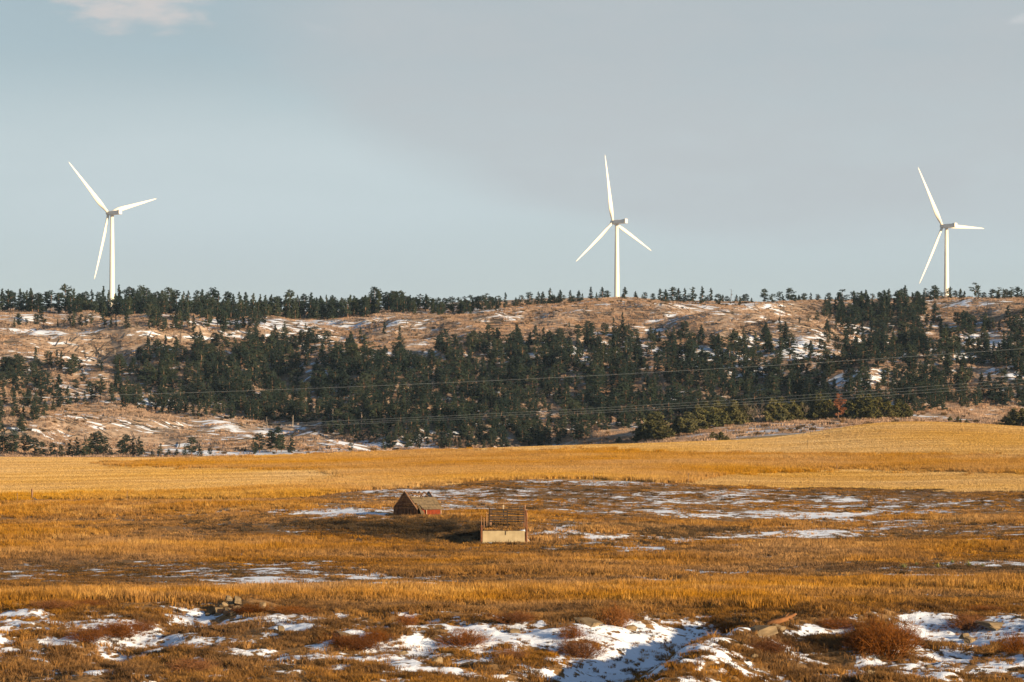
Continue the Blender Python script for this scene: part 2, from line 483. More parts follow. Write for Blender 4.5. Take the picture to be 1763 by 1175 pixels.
def ground_mat(name, fine, bump, snow_noise, amp=0.7, stretch=1.0):
    """albedo per place ('soil') with fine grain; snow lies where the 'snow' map says, edges broken by noise"""
    m, nt, b = new_mat(name); N, L = nt.nodes, nt.links
    ca = N.new('ShaderNodeAttribute'); ca.attribute_name = 'soil'
    sa = N.new('ShaderNodeAttribute'); sa.attribute_name = 'snow'
    geo = N.new('ShaderNodeNewGeometry')
    def noise(scale, det):
        n = N.new('ShaderNodeTexNoise'); n.inputs['Scale'].default_value = scale; n.inputs['Detail'].default_value = det
        L.new(geo.outputs['Position'], n.inputs['Vector']); return n.outputs[0]
    nf = noise(fine, 4)
    mp = N.new('ShaderNodeMapping'); mp.inputs['Scale'].default_value = (stretch, 1, 1); L.new(geo.outputs['Position'], mp.inputs[0])
    nn = N.new('ShaderNodeTexNoise'); nn.inputs['Scale'].default_value = snow_noise; nn.inputs['Detail'].default_value = 4; L.new(mp.outputs[0], nn.inputs['Vector']); ns = nn.outputs[0]
    mr = N.new('ShaderNodeMapRange'); mr.inputs[1].default_value = 0.3; mr.inputs[2].default_value = 0.7
    mr.inputs[3].default_value = 0.55; mr.inputs[4].default_value = 1.4
    L.new(nf, mr.inputs[0])
    hv = N.new('ShaderNodeHueSaturation'); L.new(ca.outputs['Color'], hv.inputs['Color']); L.new(mr.outputs[0], hv.inputs['Value'])
    ad = N.new('ShaderNodeMath'); ad.operation = 'MULTIPLY_ADD'; ad.inputs[1].default_value = amp
    L.new(ns, ad.inputs[0]); L.new(sa.outputs['Fac'], ad.inputs[2])
    sm = N.new('ShaderNodeMapRange'); sm.interpolation_type = 'SMOOTHSTEP'
    sm.inputs[1].default_value = 0.80 + (amp - .7) * .5; sm.inputs[2].default_value = 0.92 + (amp - .7) * .5
    L.new(ad.outputs[0], sm.inputs[0])
    mx = N.new('ShaderNodeMix'); mx.data_type = 'RGBA'
    L.new(sm.outputs[0], mx.inputs[0]); L.new(hv.outputs[0], mx.inputs[6]); mx.inputs[7].default_value = (0.70, 0.735, 0.81, 1)
    L.new(mx.outputs[2], b.inputs['Base Color'])
    hs = N.new('ShaderNodeMath'); hs.operation = 'MULTIPLY_ADD'; hs.inputs[1].default_value = 0.9
    L.new(sm.outputs[0], hs.inputs[0]); L.new(nf, hs.inputs[2])
    bp = N.new('ShaderNodeBump'); bp.inputs['Strength'].default_value = 0.6; bp.inputs['Distance'].default_value = bump
    L.new(hs.outputs[0], bp.inputs['Height']); L.new(bp.outputs[0], b.inputs['Normal'])
    return m

MAT = dict(
    needles=leaf_mat('pine_needles', [(0.012, 0.024, 0.021), (0.021, 0.032, 0.022), (0.040, 0.045, 0.023)], 14, 0.32, 0.0, attr=False),
    juniper=leaf_mat('juniper_leaves', [(0.040, 0.044, 0.016), (0.065, 0.060, 0.020), (0.085, 0.070, 0.025)], 15, 0.2, 0.0, attr=False),
    dead_needles=noise_mat('dead_needles', (0.20, 0.07, 0.03), (0.28, 0.11, 0.05), 2.0),
    bark=noise_mat('pine_bark', (0.10, 0.055, 0.035), (0.24, 0.135, 0.08), 4.0, stretch=(1, 1, .3), rand=0.2),
    dead_wood=noise_mat('dead_wood', (0.16, 0.12, 0.09), (0.30, 0.24, 0.19), 3.0, stretch=(1, 1, .2), rand=0.3),
    char=noise_mat('burnt_wood', (0.03, 0.025, 0.02), (0.11, 0.085, 0.065), 2.0, rand=0.4),
    grass=leaf_mat('dry_grass', [(0.10, 0.054, 0.024), (0.23, 0.118, 0.040), (0.38, 0.196, 0.055), (0.51, 0.305, 0.105)], 9, 0.22, 0.25),
    tallgrass=leaf_mat('tall_field_grass', [(0.35, 0.175, 0.042), (0.45, 0.245, 0.066), (0.54, 0.33, 0.10)], 20, 0.12, 0.3),
    stubble=leaf_mat('stubble_straw', [(0.40, 0.245, 0.090), (0.51, 0.33, 0.130), (0.60, 0.42, 0.19)], 20, 0.08, 0.25),
    hillgrass=leaf_mat('hill_grass', [(0.25, 0.16, 0.105), (0.36, 0.24, 0.165), (0.47, 0.33, 0.235)], 20, 0.2, 0.2),
    brush=leaf_mat('brush_twigs', [(0.11, 0.042, 0.018), (0.17, 0.068, 0.026), (0.24, 0.105, 0.038)], 3, 0.2, 0.1, attr=False),
    weeds=leaf_mat('shade_dark_weeds', [(0.030, 0.021, 0.012), (0.062, 0.040, 0.020), (0.11, 0.064, 0.027)], 4, 0.3, 0.0),  # shade of the scarp put into the weeds' dark colour
    yucca=leaf_mat('yucca_leaves', [(0.17, 0.17, 0.06), (0.25, 0.24, 0.09)], 3, 0.2, 0.1, attr=False),
    rock=noise_mat('sandstone', (0.10, 0.07, 0.04), (0.24, 0.17, 0.095), 2.2, bump=0.6, rand=0.25),
    white=noise_mat('turbine_paint', (0.64, 0.585, 0.49), (0.68, 0.625, 0.53), 0.3, rough=0.45, spec=0.4),
    grey=noise_mat('nacelle_grey', (0.64, 0.61, 0.56), (0.68, 0.65, 0.60), 0.5, rough=0.5, spec=0.4),
    vent=noise_mat('cooler_vent', (0.20, 0.20, 0.21), (0.30, 0.30, 0.31), 1.0),
    wood=noise_mat('old_boards', (0.075, 0.030, 0.012), (0.19, 0.080, 0.032), 2.5, stretch=(1, 1, 1), rand=0.35),
    redwood=noise_mat('red_paint', (0.11, 0.018, 0.006), (0.19, 0.034, 0.010), 2.5, rand=0.15),
    trim=noise_mat('pale_trim', (0.26, 0.19, 0.12), (0.42, 0.32, 0.21), 3.0),
    shingle=noise_mat('worn_shingles', (0.075, 0.054, 0.032), (0.17, 0.122, 0.070), 3.5, rand=0.25),
    post=noise_mat('fence_wood', (0.15, 0.075, 0.04), (0.32, 0.18, 0.10), 3.0, stretch=(1, 1, .25), rand=0.25),
    rust=noise_mat('rusty_post', (0.085, 0.032, 0.015), (0.17, 0.066, 0.028), 3.0),
    rail=noise_mat('rail_wood', (0.022, 0.015, 0.010), (0.06, 0.038, 0.024), 2.5, rand=0.3),
    concrete=noise_mat('concrete', (0.28, 0.215, 0.122), (0.39, 0.305, 0.182), 1.3, bump=0.3, detail=7),
    wire=noise_mat('aluminium_wire', (0.15, 0.165, 0.175), (0.20, 0.215, 0.225), 1.0, rough=0.35, spec=0.6),
    steel=noise_mat('steel_post', (0.10, 0.07, 0.05), (0.20, 0.13, 0.09), 4.0),
    log=noise_mat('weathered_log', (0.10, 0.042, 0.017), (0.24, 0.105, 0.04), 2.0, bump=0.4),
    twig=noise_mat('bare_twigs', (0.16, 0.12, 0.09), (0.30, 0.23, 0.17), 3.0, rand=0.25),
)

# ------------------------------------------------------------------ what covers the ground where (map coordinates: column, row of the visible ground)
def lerp_edge(u, pts):
    a = np.array(pts, float); return np.interp(u, a[:, 0], a[:, 1])
FIELD_EDGE = [(-400, 862), (200, 862), (400, 860), (500, 857), (600, 848), (700, 839), (800, 832), (880, 825), (1000, 825), (1100, 830), (1200, 834), (1400, 840), (1600, 845), (1763, 847), (2100, 849)]
def field_mask(u, v, y, x):
    wob = (fbm(x, y, 9, 3, 31) - .5) * 8
    return (v + wob < lerp_edge(u, FIELD_EDGE)) & (y > 400) & (y < 800)
def tall_mask(u, v, x, y):
    w = (fbm(x, y, 22, 3, 33) - .5) * 7
    top = lerp_edge(u, [(150, 801), (200, 799), (400, 795), (600, 787), (800, 781), (1000, 780), (1200, 783), (1500, 788), (1763, 793), (2100, 797)])
    bot = lerp_edge(u, [(150, 801), (200, 800), (400, 804), (550, 808), (650, 838), (900, 826), (1100, 832), (1180, 830), (1260, 813), (1500, 809), (1763, 816), (2100, 820)])
    low = lerp_edge(u, [(-400, 858), (0, 857), (300, 853), (420, 846), (520, 838), (650, 815), (2100, 815)])
    edge = lerp_edge(u, FIELD_EDGE)
    return (((v + w > top) & (v + w < bot)) | ((v + w > low) & (v < edge + 2) & (u < 700)))
def blobs(u, v, lst):
    s = np.zeros(np.shape(u))
    for cu, cv, ru, rv, a in lst:
        d = ((u - cu) / ru) ** 2 + ((v - cv) / rv) ** 2
        s = np.maximum(s, a * np.exp(-0.7 * d))
    return s
SNOW_NEAR = [
 (1250, 866, 460, 20, .47), (1600, 905, 240, 20, .46), (900, 846, 190, 12, .48), (1300, 926, 380, 12, .44), (560, 1004, 240, 9, .62), (1150, 960, 300, 14, .42), (780, 872, 110, 8, .5),
 (30, 1062, 80, 14, .8), (170, 1074, 80, 14, .75), (255, 1090, 34, 20, .95), (110, 1104, 110, 10, .75), (335, 1070, 55, 13, 1.), (190, 1118, 80, 18, .8),
 (60, 1120, 70, 12, .6), (300, 1120, 50, 8, .5), (500, 1074, 60, 16, 1.), (610, 1084, 90, 12, .8), (590, 1062, 60, 6, .5), (720, 1078, 60, 12, .8), (860, 1086, 100, 14, .85),
 (700, 1128, 90, 26, 1.), (640, 1118, 40, 10, .8), (800, 1140, 70, 18, .75), (900, 1100, 90, 20, .8), (1000, 1088, 70, 16, .85), (1075, 1078, 55, 18, 1.), (1130, 1104, 90, 28, 1.1),
 (1050, 1140, 80, 24, 1.), (1000, 1172, 60, 18, .9), (960, 1130, 60, 22, .75), (1190, 1092, 70, 16, 1.), (1230, 1062, 60, 8, .55), (1405, 1086, 30, 9, .9), (1450, 1090, 36, 9, .9),
 (1600, 1086, 60, 26, 1.1), (1690, 1094, 100, 24, 1.15), (1650, 1128, 90, 18, .85), (1560, 1145, 80, 14, .72), (1720, 1140, 80, 16, .68), (1350, 1125, 50, 12, .55), (1480, 1150, 90, 14, .55),
 (900, 1135, 800, 45, .54), (250, 1115, 400, 45, .50), (1560, 1150, 200, 24, .62), (460, 1130, 90, 20, .5), (550, 1150, 90, 14, .5), (120, 1150, 160, 20, .42), (420, 1108, 50, 10, .6), (760, 1060, 120, 8, .5),
 (500, 1000, 120, 8, .95), (610, 992, 70, 6, .95), (640, 996, 40, 5, .9), (300, 1011, 260, 4, .68), (70, 1018, 160, 4, .55), (520, 978, 200, 10, .5), (300, 985, 300, 14, .42), (60, 985, 160, 14, .42),
 (1245, 986, 70, 5, .85), (1100, 1000, 160, 7, .5), (1365, 1033, 48, 4, .95), (1420, 1030, 50, 4, .6), (1735, 1037, 46, 4, .9), (1640, 1022, 90, 5, .45), (1620, 990, 90, 4, .75), (1560, 978, 60, 4, .7), (1700, 972, 80, 6, .55),
 (1420, 887, 110, 6, 1.), (1330, 882, 50, 7, .8), (1420, 917, 115, 10, .95), (1500, 912, 90, 6, .75), (1270, 940, 60, 4, .8), (1120, 946, 60, 6, .85), (980, 912, 62, 11, .85), (1030, 924, 60, 6, .8), (1190, 932, 60, 6, .8), (1230, 925, 50, 5, .6),
 (590, 883, 80, 7, 1.), (500, 880, 40, 5, .8), (660, 886, 24, 5, .8), (400, 878, 80, 4, .5), (940, 829, 70, 4, .75), (1060, 832, 130, 5, .7), (1240, 850, 140, 10, .52), (760, 854, 120, 8, .55), (700, 846, 110, 4, .72),
 (1100, 880, 160, 6, .68), (950, 878, 60, 5, .6), (1230, 888, 80, 5, .66), (1600, 880, 110, 8, .52), (1690, 920, 100, 8, .5), (1430, 862, 240, 8, .5), (1650, 862, 150, 6, .5), (850, 862, 140, 10, .5), (480, 958, 100, 6, .45), (840, 920, 30, 6, .3),
]
TALL_NEAR = [   # taller, brighter stands of pasture grass
 (250, 945, 380, 14, 1.), (60, 925, 200, 22, .9), (480, 936, 160, 10, .8), (700, 1027, 520, 10, 1.), (1300, 1014, 300, 12, .8), (1650, 1010, 260, 10, .9), (1500, 1046, 420, 7, .8), (1200, 1036, 240, 9, .9), (150, 1030, 260, 9, .9),
 (80, 880, 260, 12, .9), (400, 872, 200, 8, .7), (1100, 912, 160, 6, .7), (1250, 905, 200, 5, .7), (1500, 942, 300, 9, .8), (1300, 962, 300, 9, .75), (950, 985, 240, 7, .7), (1650, 895, 160, 6, .8), (850, 890, 90, 6, .6), (950, 932, 70, 6, .7), (900, 965, 200, 8, .5),
]
DARK_NEAR = [(300, 985, 380, 16, .9), (420, 912, 220, 10, .8), (1660, 975, 200, 10, .9), (1000, 850, 260, 12, .7), (1500, 850, 260, 10, .6), (700, 915, 130, 14, 1.), (1560, 930, 200, 5, .6), (1300, 1120, 120, 40, .6), (900, 950, 250, 6, .5), (1550, 1030, 200, 8, .6)]  # short grazed bands; on the scarp, shade put into the ground colour
SNOW_HILL = [(1090, 527, 240, 6, .80), (820, 535, 120, 8, .7), (60, 545, 120, 8, .9), (70, 572, 130, 6, .95), (340, 578, 140, 6, .95), (560, 556, 160, 12, .75), (470, 560, 80, 8, .8), (380, 555, 80, 12, .95), (1380, 600, 60, 24, .9), (1440, 578, 60, 6, .9),
 (700, 612, 110, 7, 1.), (540, 600, 60, 14, .9), (560, 645, 60, 20, .85), (1010, 605, 90, 16, .9), (1100, 600, 40, 20, .8), (1230, 605, 60, 22, .85), (1690, 585, 60, 10, 1.), (1480, 580, 60, 20, .8), (1730, 645, 60, 8, 1.), (1460, 655, 50, 16, .9), (1500, 652, 40, 14, .9),
 (130, 640, 60, 10, .9), (110, 675, 60, 18, .8), (260, 690, 80, 10, .8), (100, 715, 90, 6, .7), (450, 780, 80, 4, 1.), (330, 775, 60, 10, .9), (250, 735, 160, 8, .7), (380, 750, 90, 8, .7), (600, 770, 100, 14, .75), (500, 745, 70, 12, .8), (1620, 518, 120, 4, .7), (1700, 522, 100, 6, .7),
 (1190, 750, 60, 4, .9), (1350, 740, 120, 7, .72), (1080, 735, 40, 12, .8), (1420, 742, 90, 4, .8), (1600, 560, 60, 14, .6), (900, 610, 60, 12, .75), (1300, 640, 80, 14, .7), (1600, 610, 120, 12, .65), (1540, 700, 80, 5, .6), (960, 770, 80, 6, .8)]

def uv_of(x, y, z):
    ys = np.maximum(y, 20.0)
    return CU + F * x / ys, V0 - F * z / ys

def snow_value(x, y, u, v):
    near = (y < 470)
    big = fbm(x, y, 7.0, 3, 41); mid = fbm(x, y, 1.4, 3, 42)
    s_near = blobs(u, v, SNOW_NEAR) * np.where(y > 176, 0.78, 0.92) + (big - .5) * 0.50 + (mid - .5) * 1.0 + (fbm(x, y, .55, 2, 45) - .5) * 0.5 + 0.06
    s_near = np.where(y < 126, 0.2, s_near)
    hb = fbm(x * 0.7, y, 26.0, 3, 43); hm = fbm(x * 0.35, y, 3.6, 3, 44)
    s_hill = 0.225 + blobs(u, v, SNOW_HILL) * 0.34 + (hb - .5) * 0.45 + (hm - .5) * 0.7
    s_field = -0.30 + (hb - .5) * 0.5 + (mid - .5) * 0.8
    return np.where(near, s_near, np.where(y < 790, s_field, s_hill))

def soil_color(x, y, u, v, fieldm, tallm):
    n1 = fbm(x, y, 5.0, 4, 51)[:, None]; n2 = fbm(x, y, 30.0, 3, 52)[:, None]
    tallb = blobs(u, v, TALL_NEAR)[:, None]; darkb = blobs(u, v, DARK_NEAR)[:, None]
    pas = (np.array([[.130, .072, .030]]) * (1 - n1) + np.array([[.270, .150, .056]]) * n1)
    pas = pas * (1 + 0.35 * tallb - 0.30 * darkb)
    st = np.array([[.38, .235, .085]]) * (0.85 + 0.3 * n2)
    row = (0.88 + 0.24 * (vnoise((y + 0.06 * x) / 2.2, x / 140.0, 57)))[:, None]
    st = st * row
    tl = np.array([[.30, .165, .048]]) * (0.85 + 0.3 * n2)
    hn = fbm(x, y, 40.0, 4, 53)[:, None]; hn2 = fbm(x, y, 6.0, 3, 54)[:, None]
    hl = (np.array([[.235, .160, .112]]) * (1 - hn) + np.array([[.40, .29, .208]]) * hn) * (0.70 + 0.6 * hn2)
    c = np.where((y < 470)[:, None], pas, np.where((y < 800)[:, None], st, hl))
    c = np.where(fieldm[:, None], np.where(tallm[:, None], tl, st), c)
    return c

def build_ground():
    q = np.linspace(-0.205, 0.205, 420)
    o = 0.205 + np.cumsum(0.002 * 1.22 ** np.arange(1, 23))
    s = np.concatenate([-o[::-1], q, o])
    rows = np.concatenate([np.arange(-400, 100, 25.0), np.arange(100, 126, 4.0), np.arange(126, 176, 0.2), np.arange(176, 312, 0.5),
        np.arange(312, 317.5, 0.5), np.arange(317.5, 319, 0.11), np.arange(319, 450, 0.6), np.arange(450, 760, 2.0), np.arange(760, 860, 5.0),
        np.arange(860, 1480, 2.2), np.arange(1480, 2200, 20.0), np.arange(2200, 5001, 200.0)])
    Y, S = np.meshgrid(rows, s, indexing='ij')
    X = S * np.maximum(Y, 110.0)
    x = X.ravel(); y = Y.ravel(); z = height(x, y)
    u, v = uv_of(x, y, z)
    # ground not seen from the camera keeps the cover of its own depth band
    fm = field_mask(u, v, y, x) | ((y > 520) & (y < 800))
    tm = tall_mask(u, v, x, y) & fm
    sn = snow_value(x, y, u, v); so = soil_color(x, y, u, v, fm, tm)
    sn = np.where(fm, np.minimum(sn, 0.25), sn)
    nr, nc = Y.shape
    idx = np.arange(nr * nc).reshape(nr, nc)
    quads = np.stack([idx[:-1, :-1], idx[:-1, 1:], idx[1:, 1:], idx[1:, :-1]], -1).reshape(-1, 4)
    yc = y[quads].mean(1); fc = fm[quads].mean(1) > 0.5
    zone = np.where(yc > 790, 2, np.where(fc, 1, 0))
    P = np.stack([x, y, z], 1)
    names = [('pasture', ground_mat('pasture_ground', 5.0, 0.06, 2.6, 1.1)), ('stubble_field', ground_mat('field_ground', 2.0, 0.06, 1.5)), ('hillside', ground_mat('hill_ground', 0.5, 0.25, 0.42, 1.7, 0.4))]
    labels = ['rough pasture ground with snow patches and dry soil', 'golden harvested field beyond the pasture', 'tan hillside with snow patches rising behind the field']
    for k, (nm, mt) in enumerate(names):
        qf = quads[zone == k]
        used = np.unique(qf); remap = np.full(len(x), -1); remap[used] = np.arange(len(used))
        me = mesh_np(nm, P[used], remap[qf], [mt])
        a = me.attributes.new('snow', 'FLOAT', 'POINT'); a.data.foreach_set('value', sn[used].astype(np.float32))
        cc = np.ones((len(used), 4), np.float32); cc[:, :3] = so[used]
        a = me.attributes.new('soil', 'FLOAT_COLOR', 'POINT'); a.data.foreach_set('color', cc.ravel())
        ob = bpy.data.objects.new(nm, me); COL.objects.link(ob)
        setp(ob, labels[k], kind='structure')
build_ground()

# ------------------------------------------------------------------ scattering (ground cover only)
def proto_collection(name, meshes):
    c = bpy.data.collections.new(name)
    for i, me in enumerate(meshes):
        ob = bpy.data.objects.new('%s_%02d' % (name, i), me); c.objects.link(ob)
    return c

def scatter(name, P, rotz, scl, idx, tint, protos, label, cat, tilt=None):
    me = bpy.data.meshes.new(name)
    n = len(P)
    me.vertices.add(n); me.vertices.foreach_set('co', np.asarray(P, np.float32).ravel())
    rv = np.zeros((n, 3), np.float32); rv[:, 2] = rotz
    if tilt is not None: rv[:, :2] = tilt
    a = me.attributes.new('rot', 'FLOAT_VECTOR', 'POINT'); a.data.foreach_set('vector', rv.ravel())
    a = me.attributes.new('scl', 'FLOAT_VECTOR', 'POINT'); a.data.foreach_set('vector', np.asarray(scl, np.float32).ravel())
    a = me.attributes.new('idx', 'INT', 'POINT'); a.data.foreach_set('value', np.asarray(idx, np.int32))
    a = me.attributes.new('tint', 'FLOAT', 'POINT'); a.data.foreach_set('value', np.asarray(tint, np.float32))
    ob = bpy.data.objects.new(name, me); COL.objects.link(ob)
    g = bpy.data.node_groups.new(name + '_scatter', 'GeometryNodeTree')
    g.interface.new_socket('Geometry', in_out='INPUT', socket_type='NodeSocketGeometry')
    g.interface.new_socket('Geometry', in_out='OUTPUT', socket_type='NodeSocketGeometry')
    N, L = g.nodes, g.links
    gi = N.new('NodeGroupInput'); go = N.new('NodeGroupOutput')
    ci = N.new('GeometryNodeCollectionInfo'); ci.inputs['Collection'].default_value = protos
    ci.inputs['Separate Children'].default_value = True; ci.inputs['Reset Children'].default_value = True
    ip = N.new('GeometryNodeInstanceOnPoints'); ip.inputs['Pick Instance'].default_value = True
    def na(nm, t):
        k = N.new('GeometryNodeInputNamedAttribute'); k.data_type = t; k.inputs['Name'].default_value = nm
        return next(o for o in k.outputs if o.enabled and o.name == 'Attribute')
    er = N.new('FunctionNodeEulerToRotation')
    L.new(na('rot', 'FLOAT_VECTOR'), er.inputs[0]); L.new(er.outputs[0], ip.inputs['Rotation'])
    L.new(na('scl', 'FLOAT_VECTOR'), ip.inputs['Scale']); L.new(na('idx', 'INT'), ip.inputs['Instance Index'])
    L.new(gi.outputs[0], ip.inputs['Points']); L.new(ci.outputs[0], ip.inputs['Instance']); L.new(ip.outputs[0], go.inputs[0])
    md = ob.modifiers.new('scatter', 'NODES'); md.node_group = g
    setp(ob, label, cat, kind='stuff')
    return ob

def blades_mesh(name, mat, n, spread, h, hv, w, lean, seed, tuft=1, bend=0.3):
    """n grass blades, each a bent two-triangle sliver, standing in `tuft` clumps"""
    r = np.random.default_rng(seed)
    cen = r.uniform(-spread, spread, (tuft, 2)) if tuft > 1 else np.zeros((1, 2))
    k = r.integers(0, len(cen), n)
    rad = spread if tuft == 1 else spread / max(1.6, math.sqrt(tuft))
    off = r.normal(0, rad * 0.45, (n, 2))
    b = cen[k] + off
    hh = h * r.uniform(1 - hv, 1 + hv, n)
    a = r.uniform(0, 2 * np.pi, n); wd = w * r.uniform(.6, 1.4, n)
    dirv = off / (np.linalg.norm(off, axis=1, keepdims=True) + 1e-6) * 0.6 + r.normal(0, .6, (n, 2))
    lx = dirv * lean * hh[:, None] + np.array([-0.06, 0.02]) * hh[:, None]
    wx = np.stack([np.cos(a), np.sin(a)], 1) * wd[:, None]
    z0 = np.full(n, -0.05)
    V = np.zeros((n, 5, 3)); 
    V[:, 0, :2] = b - wx; V[:, 1, :2] = b + wx; V[:, 0, 2] = V[:, 1, 2] = z0
    m = b + lx * (0.5 - bend * 0.5)
    V[:, 2, :2] = m + wx * .7; V[:, 3, :2] = m - wx * .7; V[:, 2, 2] = V[:, 3, 2] = hh * 0.58
    V[:, 4, :2] = b + lx; V[:, 4, 2] = hh
    f = []
    for i in range(n):
        q = i * 5; f += [(q, q + 1, q + 2), (q, q + 2, q + 3), (q + 3, q + 2, q + 4)]
    me = mesh_np(name, V.reshape(-1, 3), np.array(f), [mat], smooth=False)
    return me

def sample(n, y0, y1, umargin=200):
    """points spread evenly over the ground between two depths, a little wider than the view"""
    s0, s1 = (-umargin - CU) / F, (W0 + umargin - CU) / F
    y = np.sqrt(rng.uniform(y0 * y0, y1 * y1, n)); s = rng.uniform(s0, s1, n)
    x = s * y
    return x, y

def finish(x, y):
    z = height(x, y); u, v = uv_of(x, y, z); return z, u, v

BARN_Y = 362.0
BARN_X0 = PX(718, BARN_Y)
def clear_of_buildings(x, y):
    # no grass inside the shed, in the wall, or above the cut in front of it
    g = np.array([math.cos(R(40)), -math.sin(R(40))]); s_ = np.array([math.sin(R(40)), math.cos(R(40))])
    a = (x - BARN_X0) * g[0] + (y - BARN_Y) * g[1]; b = (x - BARN_X0) * s_[0] + (y - BARN_Y) * s_[1]
    inb = (a > -4.1) & (a < 0.1) & (b > -0.1) & (b < 4.7)
    inw = (x > BX0 - .2) & (x < BX1 + .2) & (y > BIN_Y - 0.35) & (y < BIN_Y + 0.7)
    u_ = CU + F * x / np.maximum(y, 100); inp = (u_ > 352) & (u_ < 432) & (y > 163.0) & (y < 169.8)
    return ~(inb | inw | inp)

def build_ground_cover():
    # --- pasture, near bank: separate tufts
    tuf = [blades_mesh('t', MAT['grass'], 44, 0.17, 0.20, .45, 0.011, 0.75, 100 + i) for i in range(5)]
    tuf += [blades_mesh('t', MAT['grass'], 60, 0.55, 0.13, .5, 0.013, 0.6, 110 + i, tuft=8) for i in range(3)]
    c_near = proto_collection('pasture_tuft', tuf)
    x, y = sample(70000, 127, 176, 120); z, u, v = finish(x, y)
    sn = snow_value(x, y, u, v)
    dens = np.clip(1.0 - 1.05 * sstep(0.28, 0.62, sn), 0.30, 1) * np.clip(2.8 * (fbm(x, y, 2.2, 3, 61) - .34), 0.10, 1)
    dark = blobs(u, v, DARK_NEAR)
    k = (rng.random(len(x)) < dens) & clear_of_buildings(x, y)
    x, y, z, u, v, sn, dark = (q[k] for q in (x, y, z, u, v, sn, dark))
    n = len(x); sc = rng.uniform(.55, 1.25, n) * np.where(sn > .45, .60, 1) * (0.7 + 0.7 * fbm(x, y, 4, 2, 62))
    tint = -0.06 + 0.66 * fbm(x, y, 3, 3, 63) + rng.normal(0, .13, n) - .15 * dark
    P1 = [np.stack([x, y, z], 1), sc, np.where(rng.random(n) < np.clip(2.2 * (fbm(x, y, 2.2, 3, 61) - .22), .1, .8), rng.integers(0, 5, n), rng.integers(5, 8, n)), tint]
    scatter('bank_grass', P1[0], rng.uniform(0, 6.28, n), np.stack([sc, sc, sc * rng.uniform(.8, 1.3, n)], 1), P1[2], P1[3], c_near, 'tufts of brown and orange dry grass on the near snowy bank', 'grass')
    # --- pasture beyond the bank
    pat = [blades_mesh('p', MAT['grass'], 60, 0.7, 0.32, .4, 0.022, 0.4, 120 + i, tuft=7) for i in range(6)]
    c_mid = proto_collection('pasture_patch', pat)
    x, y = sample(190000, 170, 470, 150); z, u, v = finish(x, y)
    fm = field_mask(u, v, y, x)
    sn = snow_value(x, y, u, v); tl = blobs(u, v, TALL_NEAR); dk = blobs(u, v, DARK_NEAR)
    dens = np.clip(1.0 - 1.02 * sstep(0.2, 0.55, sn), 0.14, 1) * np.clip(2.0 * (fbm(x, y, 5, 3, 64) - .30) + .75 * tl - .15 * dk, .22, 1)
    dens *= np.clip(0.45 + (260 - y) / 400 + .25, .45, 1)
    k = (rng.random(len(x)) < dens) & clear_of_buildings(x, y) & ~fm & (y > 172)
    x, y, z, u, v, sn, tl, dk = (q[k] for q in (x, y, z, u, v, sn, tl, dk))
    n = len(x)
    hgt = np.maximum(.2, 0.42 + 1.05 * tl - 0.25 * dk) * rng.uniform(.5, 1.5, n) * (0.3 + 1.4 * fbm(x, y, 4, 3, 65))
    wd = rng.uniform(.8, 1.3, n)
    tint = 0.13 + .10 * sstep(300, 380, y) + 0.40 * fbm(x, y, 7, 3, 66) + 0.30 * tl - .22 * dk + rng.normal(0, .12, n) + .10 * np.exp(-((v - 1026) / 14) ** 2)
    scatter('pasture_grass', np.stack([x, y, z], 1), rng.uniform(0, 6.28, n), np.stack([wd, wd, hgt], 1), rng.integers(0, 6, n), tint, c_mid, 'orange dry pasture grass between the near bank and the field', 'grass')
    # --- dead weeds, coloured dark for the scarp's shade: on the scarp between shed and loading bank, and in pockets of the near bank
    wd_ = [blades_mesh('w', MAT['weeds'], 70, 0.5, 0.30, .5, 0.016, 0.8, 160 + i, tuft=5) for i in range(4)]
    c_w = proto_collection('shade_dark_weed', wd_)
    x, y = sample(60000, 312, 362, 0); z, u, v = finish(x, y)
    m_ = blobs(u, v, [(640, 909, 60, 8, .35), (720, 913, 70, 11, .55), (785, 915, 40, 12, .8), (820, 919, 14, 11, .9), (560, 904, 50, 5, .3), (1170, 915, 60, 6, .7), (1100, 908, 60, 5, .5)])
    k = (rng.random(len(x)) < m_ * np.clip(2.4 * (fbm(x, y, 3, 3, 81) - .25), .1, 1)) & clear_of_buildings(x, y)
    x2, y2 = sample(26000, 127, 178, 100); z2, u2, v2 = finish(x2, y2); sn2 = snow_value(x2, y2, u2, v2)
    k2 = (rng.random(len(x2)) < np.clip(3.0 * (fbm(x2, y2, 1.8, 3, 82) - .52), 0, .8) * np.clip(1.05 - sstep(.3, .6, sn2), .1, 1)) & (v2 > 1038) & clear_of_buildings(x2, y2)
    x3, y3 = sample(60000, 178, 460, 100); z3, u3, v3 = finish(x3, y3); sn3 = snow_value(x3, y3, u3, v3)
    k3 = (rng.random(len(x3)) < (np.clip(2.0 * (fbm(x3, y3, 3.5, 3, 83) - .56), 0, .35) + .10 * blobs(u3, v3, DARK_NEAR)) * np.clip(1.05 - sstep(.3, .6, sn3), .05, 1)) & ~field_mask(u3, v3, y3, x3) & clear_of_buildings(x3, y3)
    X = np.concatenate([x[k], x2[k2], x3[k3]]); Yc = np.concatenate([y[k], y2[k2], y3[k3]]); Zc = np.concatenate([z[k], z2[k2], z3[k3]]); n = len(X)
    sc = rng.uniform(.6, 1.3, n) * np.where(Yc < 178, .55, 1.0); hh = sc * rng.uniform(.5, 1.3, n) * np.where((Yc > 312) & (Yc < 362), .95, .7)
    scatter('shade_dark_weeds', np.stack([X, Yc, Zc], 1), rng.uniform(0, 6.28, n), np.stack([sc, sc, hh], 1), rng.integers(0, 4, n), rng.uniform(.1, .8, n), c_w, 'dead weeds toned dark for the shade on the scarp below the shed and in pockets of the pasture', 'weeds')
